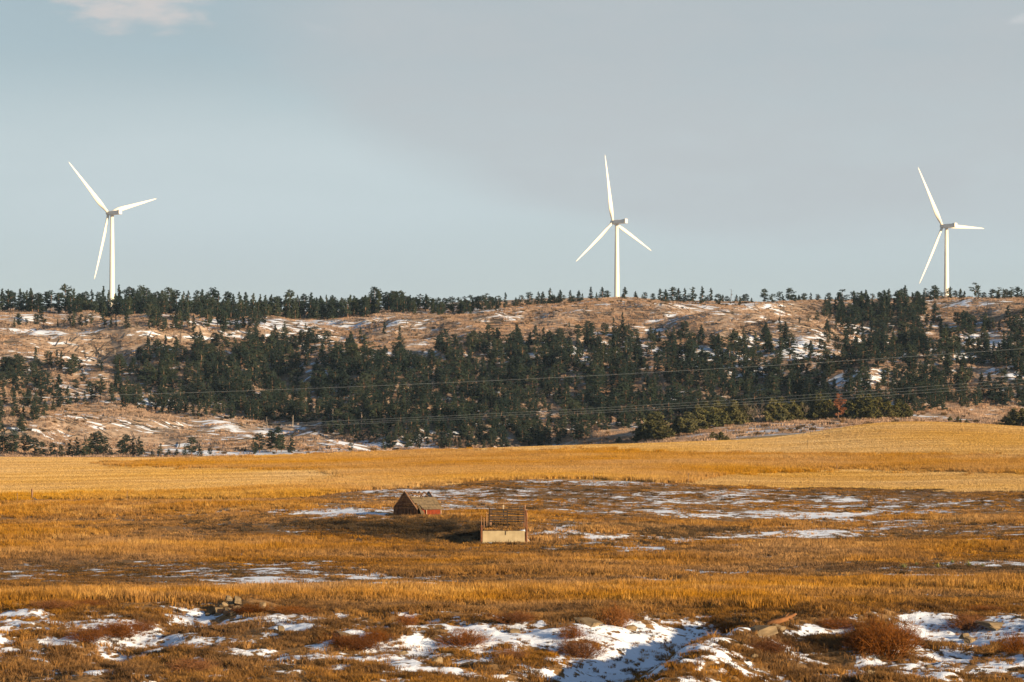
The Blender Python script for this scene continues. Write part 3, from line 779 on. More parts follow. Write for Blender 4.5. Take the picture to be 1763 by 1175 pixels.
    # --- field: tall standing strips and cut stubble
    tg = [blades_mesh('g', MAT['tallgrass'], 110, 1.0, 0.75, .25, 0.030, 0.22, 130 + i, tuft=14) for i in range(5)]
    c_tall = proto_collection('field_grass', tg)
    x, y = sample(150000, 410, 730, 150); z, u, v = finish(x, y)
    fm = field_mask(u, v, y, x); tm = tall_mask(u, v + rng.normal(0, 2.6, len(v)), x, y) & fm
    k = tm & (rng.random(len(x)) < 0.9)
    xt, yt, zt, ut, vt = (q[k] for q in (x, y, z, u, v)); n = len(xt)
    hgt = rng.uniform(.5, 1.1, n) * (0.5 + .7 * fbm(xt, yt, 20, 2, 67)); wd = rng.uniform(.8, 1.3, n)
    tint = 0.15 + 0.5 * fbm(xt * .3, yt, 14, 3, 68) + rng.normal(0, .1, n) + .25 * sstep(806, 826, vt) * (ut < 1150)
    scatter('tall_field_grass', np.stack([xt, yt, zt], 1), rng.uniform(0, 6.28, n), np.stack([wd, wd, hgt], 1), rng.integers(0, 5, n), tint, c_tall, 'uncut strip of tall orange grass across the golden field', 'grass')
    sg = [blades_mesh('s', MAT['stubble'], 80, 1.2, 0.13, .35, 0.03, 0.3, 140 + i, tuft=40) for i in range(4)]
    c_st = proto_collection('stubble_patch', sg)
    k = fm & ~tm & (rng.random(len(x)) < 0.62)
    xs, ys, zs = x[k], y[k], z[k]; n = len(xs); wd = rng.uniform(.8, 1.4, n)
    tint = 1.15 * fbm(xs * .05 + ys * .02, ys, 4, 3, 69) - 0.24 + rng.normal(0, .05, n)
    scatter('field_stubble', np.stack([xs, ys, zs], 1), rng.uniform(0, 6.28, n), np.stack([wd, wd, rng.uniform(.7, 1.4, n)], 1), rng.integers(0, 4, n), tint, c_st, 'pale yellow cut stubble covering the field', 'stubble')
    # --- thin dry grass over the far hillside
    hg = [blades_mesh('h', MAT['hillgrass'], 60, 1.8, 0.42, .5, 0.06, 0.4, 150 + i, tuft=16) for i in range(4)]
    c_h = proto_collection('hill_grass_patch', hg)
    x, y = sample(90000, 800, 1440, 150); z, u, v = finish(x, y)
    sn = snow_value(x, y, u, v)
    k = rng.random(len(x)) < np.clip(1 - 1.1 * sstep(.25, .55, sn), .05, 1) * np.clip(-.1 + 1.5 * fbm(x, y, 18, 3, 70), .1, 1)
    x, y, z = x[k], y[k], z[k]; n = len(x); wd = rng.uniform(.8, 1.4, n)
    tint = .15 + .6 * fbm(x, y, 30, 3, 71) + rng.normal(0, .12, n)
    scatter('hill_grass', np.stack([x, y, z], 1), rng.uniform(0, 6.28, n), np.stack([wd, wd, rng.uniform(.5, 1.5, n)], 1), rng.integers(0, 4, n), tint, c_h, 'thin tan dry grass over the far hillside', 'grass')
build_ground_cover()
def hill_brush():
    pr = [blades_mesh('b', MAT['weeds'], 120, 0.55, 0.7, .5, 0.05, 0.7, 170 + i, tuft=4) for i in range(3)]
    c = proto_collection('hill_brush', pr)
    x, y = sample(9000, 800, 1430, 100); z, u, v = finish(x, y)
    k = rng.random(len(x)) < np.clip(2.6 * (fbm(x, y, 45, 3, 91) - .36), .03, .8)
    x, y, z = x[k], y[k], z[k]; n = len(x); sc = rng.uniform(.4, 1.3, n) ** 1.3
    scatter('hill_brush', np.stack([x, y, z], 1), rng.uniform(0, 6.28, n), np.stack([sc, sc, sc * rng.uniform(.6, 1.1, n)], 1), rng.integers(0, 3, n), rng.uniform(.3, 1.1, n), c, 'small dark brush dotted over the far hillside', 'brush')
hill_brush()

# ------------------------------------------------------------------ trees
def pine_meshes(seed, style, H=10.0):
    """trunk with limbs, and a crown of needle clumps carried on the limbs"""
    r = random.Random(seed); nr = np.random.default_rng(seed)
    P = {'cone': (0.08, 2.7, .75), 'round': (0.16, 3.1, .0), 'open': (0.20, 3.0, .0), 'slim': (0.10, 2.0, .6), 'flat': (0.26, 3.5, .0), 'bush': (0.03, 2.6, .3)}[style]
    zb, Rm, _ = P; zb *= H
    tk = MB()
    bend = [(0.0, 0.0)]
    for i in range(5): bend.append((bend[-1][0] + r.uniform(-.10, .10), bend[-1][1] + r.uniform(-.10, .10)))
    def axis(z):
        t = max(0, min(4.999, z / H * 5)); i = int(t); f = t - i
        return (bend[i][0] * (1 - f) + bend[i + 1][0] * f, bend[i][1] * (1 - f) + bend[i + 1][1] * f)
    zs = [-.6, 0, .12 * H, .3 * H, .5 * H, .7 * H, .86 * H, .97 * H]
    rr = [.27, .24, .20, .17, .13, .09, .05, .02]
    tk.tube([(*axis(z), z) for z in zs], rr, 6)
    def prof(t):
        if style in ('cone', 'slim'): return (1 - t) ** 0.75 * (0.75 + .25 * min(1, t / .12)) + .06
        if style == 'bush': return max(.12, (1 - t ** 2.2)) * (.75 + .25 * min(1, t / .15))
        if style == 'flat': return max(.1, 1 - abs(t - .62) ** 2 * 4.2) * (.45 + .55 * min(1, t / .35))
        return max(.12, math.sqrt(max(0, 1 - ((t - .42) / .62) ** 2))) * (.7 + .3 * min(1, t / .2))
    C = []; S = []
    nb = {'cone': 84, 'round': 84, 'open': 58, 'slim': 66, 'flat': 64, 'bush': 66}[style]
    side = [r.uniform(.70, 1.15) for _ in range(8)]
    gaps = [(r.uniform(.1, .85), r.uniform(0, 6.28)) for _ in range(5 if style in ('open', 'flat', 'round') else 3)]
    for i in range(nb):
        t = (i + r.random()) / nb; t = t ** 1.05
        a = r.uniform(0, 2 * math.pi)
        if any(abs(t - gt) < .07 and abs(math.atan2(math.sin(a - ga), math.cos(a - ga))) < .9 for gt, ga in gaps): continue
        L = Rm * prof(t) * side[int(a / 6.2832 * 8) % 8] * r.uniform(.65, 1.12)
        z0 = zb + t * (H - zb) * .985
        up = r.uniform(-.10, .30) if style != 'slim' else r.uniform(-.25, .1)
        ax = axis(z0)
        tip = (ax[0] + math.cos(a) * L, ax[1] + math.sin(a) * L, z0 + up * L)
        if L > .8 and r.random() < .55:
            tk.tube([(ax[0], ax[1], z0), tip], [.045, .012], 3, cap=False)
        nc = max(2, int(L / .42) + 1)
        for k in range(nc):
            f = .30 + .70 * (k + r.random() * .6) / nc
            C.append((ax[0] + math.cos(a) * L * f + r.gauss(0, .14), ax[1] + math.sin(a) * L * f + r.gauss(0, .14), z0 + up * L * f + r.gauss(0, .10)))
            S.append(r.uniform(.30, .52) * (1 if t < .85 else .75))
    for k in range(5):
        C.append((*axis(H), H - .25 * k)); S.append(.28)
    C = np.array(C); S = np.array(S)
    m = 9
    cc = np.repeat(C, m, 0); ss = np.repeat(S, m)
    n = len(cc)
    d = nr.normal(0, 1, (n, 3)); d /= np.linalg.norm(d, axis=1, keepdims=True); d[:, 2] *= .65
    cen = cc + d * (ss * .75)[:, None]
    e1 = nr.normal(0, 1, (n, 3)); e1[:, 2] = e1[:, 2] * .5 + .35; e1 /= np.linalg.norm(e1, axis=1, keepdims=True)
    e2 = np.cross(e1, nr.normal(0, 1, (n, 3))); e2 /= np.linalg.norm(e2, axis=1, keepdims=True)
    l = (ss * nr.uniform(.45, .85, n))[:, None]; w = (ss * nr.uniform(.16, .34, n))[:, None]
    V = np.stack([cen - e1 * l - e2 * w * .5, cen - e1 * l * .1 + e2 * w - e2 * w * 2, cen + e1 * l, cen + e2 * w], 1).reshape(-1, 3)
    Fq = np.arange(n * 4).reshape(-1, 4)
    crown = mesh_np('crown', V, Fq, [MAT['needles']], smooth=False)
    trunk = tk.mesh('trunk', MAT['bark'], smooth=True)
    return trunk, crown

PINES = [pine_meshes(200 + i, s) for i, s in enumerate(['cone', 'round', 'open', 'slim', 'round', 'cone', 'flat', 'open', 'round', 'slim', 'cone', 'bush'])]
JUNIPERS = []
for i in range(4):
    t, c = pine_meshes(300 + i, 'bush', 4.2); c = c.copy(); c.materials.clear(); c.materials.append(MAT['juniper'])
    JUNIPERS.append((t, c))
RUST_T, RUST_C = pine_meshes(333, 'open'); RUST_C.materials.clear(); RUST_C.materials.append(MAT['dead_needles'])

TREES = []      # dicts: x y z, height m, proto, zone
def add_tree(u, v, hpx, zone, proto=None, ymin=860.0, y=None, sx=1.0):
    if y is None: x, yy, z = ground_at(u, v, ymin)
    else: x, yy = PX(u, y), y; z = hzf(x, y)
    TREES.append(dict(x=x, y=yy, z=z, h=hpx * yy / F, u=u, v=V0 - F * z / yy, top=V0 - F * z / yy - hpx, hpx=hpx, zone=zone, proto=proto if proto is not None else int(rng.integers(0, 11)), sx=sx))

def skyline():
    """trees along the top of the ridge: column and row of each tree top, read along the horizon"""
    tops = [(-60, 500), (-40, 497), (-18, 499), (4, 497), (14, 498), (22, 502), (34, 497), (46, 500), (54, 496), (66, 505), (80, 502), (88, 500), (100, 506), (113, 489), (122, 505), (127, 497), (138, 505), (147, 502), (158, 499), (170, 503), (178, 493), (187, 500),
            (205, 491), (214, 499), (224, 494), (236, 499), (243, 492), (252, 496), (260, 505), (270, 502), (281, 500), (292, 495), (304, 500), (316, 502), (324, 501), (340, 500), (348, 498), (358, 504), (366, 496), (376, 502), (392, 502), (402, 506), (412, 503), (424, 503), (436, 505),
            (448, 507), (457, 508), (468, 507), (480, 510), (492, 508), (499, 499), (512, 508), (524, 506), (536, 504), (552, 509), (562, 508), (576, 512), (588, 512), (602, 510), (614, 513), (626, 511), (636, 510), (646, 494), (652, 501), (664, 505), (676, 512), (683, 503), (694, 502), (704, 510), (712, 512), (724, 506), (734, 506), (744, 514), (754, 512), (766, 513), (778, 511), (790, 512), (800, 510), (810, 508), (822, 510), (832, 508), (844, 510), (858, 509), (870, 504),
            (888, 512), (898, 511), (912, 503), (927, 502), (934, 502), (947, 496), (954, 507), (964, 499), (981, 500), (996, 500), (1003, 511), (1018, 494), (1027, 511), (1037, 494), (1046, 508), (1076, 494), (1094, 505), (1111, 505), (1124, 507), (1137, 497), (1146, 498), (1158, 494), (1168, 496), (1179, 496), (1193, 494), (1209, 493), (1224, 496), (1237, 506),
            (1274, 510), (1284, 506), (1316, 497), (1330, 506), (1342, 502), (1360, 496), (1370, 510), (1384, 506), (1396, 504), (1408, 508), (1427, 506), (1445, 503), (1469, 502), (1486, 507), (1502, 510), (1514, 503), (1524, 510), (1531, 497), (1543, 505), (1553, 497), (1559, 491), (1571, 503), (1580, 505), (1590, 503), (1600, 503), (1609, 491), (1622, 506), (1634, 496), (1645, 503), (1653, 497), (1660, 502), (1679, 487), (1694, 503), (1708, 498), (1718, 503), (1732, 498), (1740, 501), (1751, 494), (1764, 500), (1780, 495), (1800, 499), (1830, 496)]
    for u, top in tops:
        if u < 470: yb = float(rng.uniform(1375, 1430))
        elif u < 860: yb = float(rng.uniform(1375, 1425))
        elif u < 1300: yb = float(rng.uniform(1385, 1440))
        else: yb = float(rng.uniform(1365, 1425))
        x = PX(u, yb); z = hzf(x, yb); vb = V0 - F * z / yb
        h = max(14, vb - top)
        slim = 860 < u < 1060
        pr = {113: 1, 646: 4, 1679: 6, 1360: 8, 1609: 1, 1469: 2}.get(u)
        if pr is None: pr = int(rng.choice([3, 9, 0, 2])) if slim else int(rng.choice([0, 1, 2, 4, 5, 7, 8, 10, 3]))
        add_tree(u, vb, h, 'skyline', pr, y=yb, sx=(1.45 if h < 24 else 1.2 if h < 30 else 1.0))
skyline()
# second row below the skyline, left, and the wooded saddle on the right
for k in range(250):
    u = rng.uniform(-80, 860); yb = rng.uniform(1352, 1400)
    if u > 470: yb = rng.uniform(1368, 1395)
    x = PX(u, yb); vb = V0 - F * hzf(x, yb) / yb
    if u < 130 and yb < 1385: continue
    add_tree(u, vb, rng.uniform(26, 38) if u < 700 else rng.uniform(18, 28), 'ridge', y=yb, sx=1.15)
for k in range(60):
    u = rng.uniform(1420, 1600); v = rng.uniform(532, 558)
    add_tree(u, v, rng.uniform(24, 40), 'ridge')
for k in range(40):
    u = rng.uniform(255, 450); v = rng.uniform(548, 575); add_tree(u, v, rng.uniform(26, 40), 'ridge')
for k in range(16):
    u = rng.uniform(1590, 1790); yb = rng.uniform(1385, 1420); x = PX(u, yb); add_tree(u, V0 - F * hzf(x, yb) / yb, rng.uniform(14, 24), 'ridge', y=yb)
for k in range(60):
    u = rng.uniform(870, 1440); yb = rng.uniform(1400, 1450); x = PX(u, yb); add_tree(u, V0 - F * hzf(x, yb) / yb, rng.uniform(7, 16), 'ridge', int(rng.choice([11, 8, 0])), y=yb, sx=1.5)
# row of separate trees on the left bench
for u, v, h in [(25, 565, 18), (33, 563, 24), (45, 562, 14), (62, 562, 22), (75, 562, 34), (99, 563, 14), (110, 563, 16), (121, 564, 26), (127, 565, 30), (140, 565, 24), (148, 563, 18), (157, 564, 26), (180, 565, 28), (191, 565, 22), (200, 563, 18), (218, 566, 30), (236, 566, 12), (256, 568, 16), (285, 568, 20), (138, 540, 10)]:
    add_tree(u, v, h, 'bench')
# lone trees on the bare slope
for u, v, h in [(662, 576, 22), (688, 587, 26), (620, 594, 30), (628, 596, 20), (526, 570, 14), (490, 574, 20), (840, 582, 24), (980, 565, 12), (1072, 566, 28), (1056, 572, 26), (1342, 574, 28), (1376, 558, 12), (1392, 556, 16), (1407, 555, 20), (1428, 551, 14), (1346, 578, 18), (62, 632, 34), (88, 632, 26), (8, 640, 26), (474, 575, 16), (440, 582, 24), (455, 560, 26), (420, 565, 26), (428, 568, 20)]:
    add_tree(u, v, h, 'slope')

# the forest belt: density over the slope, with clearings
TOPE = [(-150, 640), (0, 642), (100, 628), (190, 640), (240, 625), (280, 610), (350, 596), (450, 588), (520, 592), (600, 604), (700, 612), (780, 602), (850, 596), (900, 592), (980, 586), (1050, 580), (1120, 582), (1250, 588), (1330, 586), (1400, 590), (1440, 560), (1500, 550), (1560, 550), (1640, 558), (1763, 562), (1900, 562)]
BOTE = [(-150, 770), (0, 775), (55, 765), (85, 712), (120, 698), (200, 702), (300, 716), (420, 726), (520, 728), (570, 752), (640, 772), (700, 776), (800, 776), (980, 768), (1060, 744), (1160, 738), (1260, 724), (1400, 722), (1560, 716), (1640, 706), (1763, 706), (1900, 706)]  # belt carried down into the draw: added pines stand in for its shade
HOLES = [(110, 655, 50, 16, .9), (250, 668, 120, 14, .35), (110, 690, 60, 16, .6), (530, 645, 40, 28, .85), (560, 610, 40, 10, .8), (705, 616, 120, 8, 1.), (985, 600, 50, 16, .6), (1110, 606, 50, 22, .6), (1230, 600, 40, 24, .6), (1380, 600, 60, 24, .85), (1480, 585, 40, 26, .7), (1590, 585, 40, 16, .5),
         (1690, 588, 70, 12, 1.), (1730, 655, 70, 18, .95), (1470, 660, 60, 18, .8), (1520, 652, 50, 16, .7), (1240, 692, 70, 8, .9), (960, 712, 40, 16, .8), (1130, 715, 50, 22, .6), (700, 672, 60, 8, .5), (420, 600, 60, 10, .5), (1300, 632, 60, 12, .5), (1640, 616, 80, 10, .6), (1100, 690, 60, 10, .4), (820, 640, 60, 8, .3), (160, 640, 40, 10, .6)]
def forest():
    n = 0; tries = 0
    cell = {}
    while n < 2400 and tries < 120000:
        tries += 1
        u = rng.uniform(-120, 1880); v = rng.uniform(545, 778)
        if v < lerp_edge(u, TOPE) or v > lerp_edge(u, BOTE): continue
        p = 1 - float(blobs(np.array([u]), np.array([v]), HOLES)[0])
        if u < 330: p *= .45 if u < 120 or v < 690 else .7
        if v > 730 and u < 640: p *= .6
        if u > 980 and v < 690: p *= .72
        if rng.random() > p * (0.55 + .9 * float(vnoise(u / 45., v / 22., 77))): continue
        key = (int(u / 7), int(v / 5))
        if key in cell: continue
        cell[key] = 1
        add_tree(u, v, (rng.uniform(17, 30) if rng.random() < .6 else rng.uniform(27, 42)) * (1.0 if v > 600 else .88) * (.85 if v > 745 else 1), 'forest', sx=float(rng.uniform(1.0, 1.5))); n += 1
forest()
# low trees along the foot of the hill, behind the field
for u, v, h in [(-30, 788, 40), (6, 788, 50), (22, 792, 44), (44, 790, 36), (60, 792, 30), (72, 794, 26), (90, 794, 24), (105, 794, 20), (120, 793, 28), (132, 794, 34), (146, 794, 30), (156, 792, 38), (168, 792, 42), (178, 793, 34), (190, 794, 20), (208, 793, 28), (216, 792, 36), (228, 792, 30), (240, 793, 34), (262, 795, 14), (276, 793, 22), (290, 795, 14), (304, 795, 14), (318, 793, 20), (330, 792, 32), (344, 793, 22), (362, 792, 14), (437, 790, 28), (447, 788, 34), (466, 786, 36), (476, 786, 44), (484, 787, 30), (502, 788, 32), (604, 786, 16), (700, 782, 24), (720, 780, 20), (660, 783, 22), (760, 780, 30), (808, 777, 36), (846, 776, 30), (900, 775, 34), (930, 772, 40), (960, 774, 24)]:
    add_tree(u, v - 8, h, 'foot', proto=int(rng.choice([4, 8, 11, 11, 1])), sx=1.15)

ORD = 'first second third fourth fifth sixth seventh eighth ninth tenth eleventh twelfth thirteenth fourteenth fifteenth sixteenth seventeenth eighteenth nineteenth twentieth'.split()
def ordinal(n):
    if n <= 20: return ORD[n - 1]
    t = {2: 'twenty', 3: 'thirty', 4: 'forty', 5: 'fifty'}[n // 10]
    return (t + '-' + ORD[n % 10 - 1]) if n % 10 else t[:-1] + 'ieth'
def label_row(trees, what, tail):
    for i, t in enumerate(sorted(trees, key=lambda q: q['u'])): t['label'] = '%s, %s from the left %s' % (what, ordinal(i + 1), tail)
def label_trees(hand):
    sk = [t for t in hand if t['zone'] == 'skyline']
    anchors = [(192.8, 'left'), (1062, 'middle'), (1629.5, 'right')]
    for ua, nm in anchors:
        mine = [t for t in sk if min(anchors, key=lambda a: abs(a[0] - t['u']))[0] == ua]
        for side, cmp in (('left', lambda t: t['u'] <= ua), ('right', lambda t: t['u'] > ua)):
            for i, t in enumerate(sorted([t for t in mine if cmp(t)], key=lambda t: abs(t['u'] - ua))):
                sz = 'tall ' if t['hpx'] > 42 else 'small ' if t['hpx'] < 24 else ''
                t['label'] = '%sskyline pine, %s to the %s of the %s wind turbine' % (sz, ordinal(i + 1), side, nm)
    label_row([t for t in hand if t['zone'] == 'bench'], 'small pine of the loose row on the left snowy bench', '')
    sl = [t for t in hand if t['zone'] == 'slope']
    label_row([t for t in sl if t['u'] < 480], 'lone pine on the bare slopes at the left', '')
    label_row([t for t in sl if 480 <= t['u'] < 900], 'lone pine on the wide bare slope', '')
    label_row([t for t in sl if t['u'] >= 900], 'lone pine on bare ground below the middle and right turbines', '')
    ft = [t for t in hand if t['zone'] == 'foot']
    label_row([t for t in ft if t['u'] < 400], 'low pine of the row behind the left field crest', '')
    label_row([t for t in ft if 400 <= t['u'] < 560], 'low pine in the clump by the snowy knoll', '')
    label_row([t for t in ft if t['u'] >= 560], 'low pine in the shaded draw behind the shed', '')

def place_trees():
    hand = [t for t in TREES if t['zone'] != 'forest' and t['zone'] != 'ridge']
    rest = sorted([t for t in TREES if t['zone'] in ('forest', 'ridge')], key=lambda t: -t['hpx'] + (0 if t['zone'] == 'forest' else 4))
    inview = [t for t in rest if 0 < t['u'] < 1763]
    out = [t for t in rest if not 0 < t['u'] < 1763]
    k = max(0, 297 - len(hand))
    singles, mass = hand + inview[:k], inview[k:] + out
    label_trees(hand)
    for t in singles:
        tr, cr = PINES[t['proto']]
        s = t['h'] / 10.0
        e = empty('pine_tree', (t['x'], t['y'], t['z'] - .1), float(rng.uniform(0, 6.28)), (s * t['sx'], s * t['sx'], s))
        for nm, me in (('trunk', tr), ('crown', cr)):
            o = bpy.data.objects.new(nm, me); o.parent = e; COL.objects.link(o)
        if 'label' in t: lab, grp = t['label'].strip(), {'skyline': 'pines on the ridge skyline', 'bench': 'pines on the left bench', 'slope': 'lone pines on the bare slopes', 'foot': 'low pines behind the field'}[t['zone']]
        else:
            a = 'left of the shed' if t['u'] < 600 else 'above the shed and loading bank' if t['u'] < 1000 else 'below the middle turbine' if t['u'] < 1250 else 'in the right part of the view'
            b = 'upper' if t['v'] < 620 else 'middle' if t['v'] < 680 else 'lower'
            lab, grp = 'tall pine in the %s forest belt %s' % (b, a), '%s forest pines %s' % (b, a)
        setp(e, lab, 'pine tree', grp)
    c = bpy.data.collections.new('forest_pine')
    for i, (tr, cr) in enumerate(PINES):
        # one mesh per kind: trunk and crown together
        v1 = np.zeros(len(tr.vertices) * 3, np.float32); tr.vertices.foreach_get('co', v1)
        v2 = np.zeros(len(cr.vertices) * 3, np.float32); cr.vertices.foreach_get('co', v2)
        f = [tuple(p.vertices) for p in tr.polygons]; nf = len(f)
        f += [tuple(q + len(tr.vertices) for q in p.vertices) for p in cr.polygons]
        me = bpy.data.meshes.new('forest_pine'); me.from_pydata(np.concatenate([v1, v2]).reshape(-1, 3).tolist(), [], f)
        me.materials.append(MAT['bark']); me.materials.append(MAT['needles'])
        mi = np.ones(len(f), np.int32); mi[:nf] = 0; me.polygons.foreach_set('material_index', mi)
        ob = bpy.data.objects.new('forest_pine_%02d' % i, me); c.objects.link(ob)
    P = np.array([[t['x'], t['y'], t['z'] - .1] for t in mass]); s = np.array([t['h'] / 10 for t in mass]); w = s * np.array([t['sx'] for t in mass])
    scatter('pine_forest', P, rng.uniform(0, 6.28, len(P)), np.stack([w, w, s], 1), [t['proto'] for t in mass], np.zeros(len(P)), c, 'mass of dark pines covering the hillside behind the nearer pines', 'forest')
def u_in(t, a, b): return a <= t['u'] < b
place_trees()

# ------------------------------------------------------------------ junipers, bushes and bare trees at the right, behind the field
def copy_pair(name, parts, loc, rz, sc, label, cat, group):
    e = empty(name, loc, rz, sc)
    for nm, me in parts:
        o = bpy.data.objects.new(nm, me); o.parent = e; COL.objects.link(o)
    return setp(e, label, cat, group)

def bare_tree_meshes(seed, H=8.0):
    r = random.Random(seed); tk = MB(); br = MB()
    def grow(mb, p, d, L, rad, lev):
        q = [p]; n = 3
        for i in range(n):
            d = (d + mathutils.Vector((r.uniform(-.22, .22), r.uniform(-.22, .22), r.uniform(-.05, .16)))).normalized(); q.append(q[-1] + d * L / n)
        mb.tube(q, [rad * (1 - .2 * i) for i in range(n + 1)], 5 if lev < 2 else 3, cap=False)
        if lev < 4:
            for k in range(4 if lev else 6):
                t = r.uniform(.35, 1.0); i = min(n - 1, int(t * n)); b = q[i].lerp(q[i + 1], t * n - i)
                a = r.uniform(0, 6.28); s = mathutils.Vector((math.cos(a), math.sin(a), r.uniform(.2, .9))).normalized()
                grow(br, b, (d * .45 + s * .7).normalized(), L * r.uniform(.42, .66), rad * .45, lev + 1)
    grow(tk, mathutils.Vector((0, 0, -.3)), mathutils.Vector((0, 0, 1)), H * .5, .17, 0)
    return tk.mesh('trunk', MAT['twig'], True), br.mesh('branches', MAT['twig'], False)
BARE = [bare_tree_meshes(400 + i) for i in range(3)]

def right_hedge():
    js = [(1106, 760, 30), (1118, 758, 44), (1130, 757, 48), (1142, 756, 30), (1150, 757, 22), (1098, 762, 14), (1168, 750, 34), (1184, 748, 38), (1200, 742, 44), (1216, 738, 46), (1232, 735, 44), (1248, 733, 36), (1262, 732, 42), (1280, 730, 34), (1330, 727, 40), (1346, 726, 42), (1362, 725, 36), (1378, 724, 30), (1398, 722, 40), (1412, 722, 44), (1426, 722, 34), (1464, 721, 34), (1480, 721, 40), (1496, 721, 42), (1512, 720, 36), (1530, 720, 30), (1546, 719, 32), (1560, 719, 24),
          (1228, 757, 14), (1240, 759, 16), (1252, 759, 10), (1066, 764, 12), (1636, 727, 10), (1650, 729, 12), (1664, 731, 9), (1730, 738, 22), (1746, 738, 34), (1762, 739, 36), (1780, 740, 36)]
    cnt = {}; js.sort()
    for i, (u, v, h) in enumerate(js):
        x, y, z = ground_at(u, v, 765.0)
        y0 = y; s = h * y0 / F / 4.2
        t, c = JUNIPERS[i % 4]
        if u < 1160 and v > 754: g = 'in the olive clump where field meets draw'
        elif u < 1300 and v > 754: g = 'low on the snowy slope at the field edge'
        elif u < 1300: g = 'in the dark hedge left of the bare trees'
        elif u < 1440: g = 'in the dark hedge right of the bare trees'
        elif u < 1600: g = 'right of the rusty dead pine'
        elif u < 1700: g = 'low, just behind the golden knoll'
        else: g = 'at the right edge behind the golden knoll'
        cnt[g] = cnt.get(g, 0) + 1
        copy_pair('juniper_shrub', (('trunk', t), ('crown', c)), (x, y, z - .1), i * 1.7, (s * 1.05, s * 1.05, s), 'juniper %s, %s from the left' % (g, ordinal(cnt[g])), 'juniper', 'junipers ' + g)
    for i, (u, v, h) in enumerate([(1288, 730, 44), (1298, 729, 36), (1311, 728, 50), (1386, 724, 38), (1452, 722, 30)]):
        x, y, z = ground_at(u, v, 765.0); s = h * y / F / 8.0
        w = ['left of the hedge gap', 'smaller one in the hedge gap', 'tallest one in the hedge gap', 'among the junipers right of the gap', 'beside the rusty dead pine'][i]
        copy_pair('bare_tree', (('trunk', BARE[i % 3][0]), ('branches', BARE[i % 3][1])), (x, y, z), i * 2.1, s, 'pale leafless tree, ' + w, 'tree', 'bare trees by the hedge')
    x, y, z = ground_at(1443, 724, 765.0); s = 46 * y / F / 10
    copy_pair('dead_pine', (('trunk', RUST_T), ('crown', RUST_C)), (x, y, z), 0.4, (s * .85, s * .85, s), 'rusty red dead pine among dark junipers', 'pine tree', None)
right_hedge()

# ------------------------------------------------------------------ burnt timber on the bare slopes
def snags():
    for i, (u, v, h) in enumerate([(1258, 524, 26), (550, 540, 20), (198, 622, 22), (1094, 532, 12), (1212, 560, 12), (300, 582, 14), (310, 580, 9), (542, 727, 26), (573, 734, 30), (504, 735, 20), (622, 742, 32), (460, 736, 18), (775, 725, 20), (1350, 534, 14), (930, 540, 10), (1010, 548, 12), (870, 556, 10), (700, 560, 9), (1420, 540, 12), (1700, 535, 18), (1640, 540, 12), (1300, 530, 10)]):
        x, y, z = ground_at(u, v, 860.0); H = h * y / F; r = random.Random(500 + i); mb = MB()
        ln = r.uniform(-.08, .08)
        mb.tube([(0, 0, -.3), (ln * H * .5, 0, H * .5), (ln * H, 0, H)], [.20, .15, .06], 5)
        for k in range(7 if i == 0 else 4):
            zz = H * r.uniform(.45, .95); a = r.uniform(0, 6.28); L = H * r.uniform(.08, .20) * (1.5 if i == 0 else 1)
            mb.tube([(ln * zz, 0, zz), (ln * zz + math.cos(a) * L, math.sin(a) * L, zz + L * r.uniform(-.1, .7))], [.06, .025], 3, cap=False)
        o = mb.build('dead_snag', MAT['dead_wood'] if i in (1, 2, 7, 8, 9, 10, 11, 12) else MAT['char']); o.location = (x, y, z)
        if i == 0: setp(o, 'branching dead snag on the skyline right of the middle turbine', 'dead tree')
        elif i == 1: setp(o, 'pale bare trunk before the skyline pines above the bare slope', 'dead tree')
        elif i == 2: setp(o, 'pale dead trunk beside the shaded knoll on the left', 'dead tree')
        elif 7 <= i <= 12: setp(o, 'pale dead trunk, %s from the left at the lower forest edge' % ordinal(1 + sorted([542, 573, 504, 622, 460, 775]).index(u)), 'dead tree', 'dead trunks below the forest')
        else: setp(o, 'thin dark burnt snag, %s from the left on the bare tan slopes' % ordinal(1 + sorted([1094, 1212, 300, 310, 1350, 930, 1010, 870, 700, 1420, 1700, 1640, 1300]).index(u)), 'dead tree', 'burnt snags on the bare slopes')
    V = []; Fc = []; nv = 0
    regs = [((470, 1400), (524, 585), 520), ((1560, 1763), (518, 548), 70), ((0, 450), (575, 622), 160), ((60, 560), (700, 775), 130), ((1280, 1500), (560, 600), 40)]
    for (ua, ub), (va, vb), n in regs:
        for k in range(n):
            x, y, z = ground_at(rng.uniform(ua, ub), rng.uniform(va, vb), 860.0)
            L = rng.uniform(2.5, 8.5); a = rng.normal(0.5, .7) if rng.random() < .7 else rng.uniform(0, 3.14); rad = rng.uniform(.12, .26)
            dx, dy = math.cos(a) * L / 2, math.sin(a) * L / 2
            z1, z2 = hzf(x - dx, y - dy) + rad, hzf(x + dx, y + dy) + rad + (rng.uniform(0, 1.0) if rng.random() < .3 else 0)
            p = np.array([x - dx, y - dy, z1]); q = np.array([x + dx, y + dy, z2])
            e1 = np.array([-math.sin(a), math.cos(a), 0]) * rad; e2 = np.array([0, 0, 1.]) * rad
            for c in (p, q):
                s = 1 if c is p else .5
                for kk in range(4):
                    w = kk * math.pi / 2; V.append(c + (e1 * math.cos(w) + e2 * math.sin(w)) * s)
            for kk in range(4): Fc.append((nv + kk, nv + (kk + 1) % 4, nv + 4 + (kk + 1) % 4, nv + 4 + kk))
            nv += 8
    V = [p_ + np.array([0, 0, .16]) for p_ in V]
    me = mesh_np('fallen_timber', np.array(V), np.array(Fc), [MAT['char']], smooth=False)
    o = bpy.data.objects.new('fallen_timber', me); COL.objects.link(o)
    setp(o, 'burnt logs lying scattered over the bare hillside', 'logs', kind='stuff')
snags()

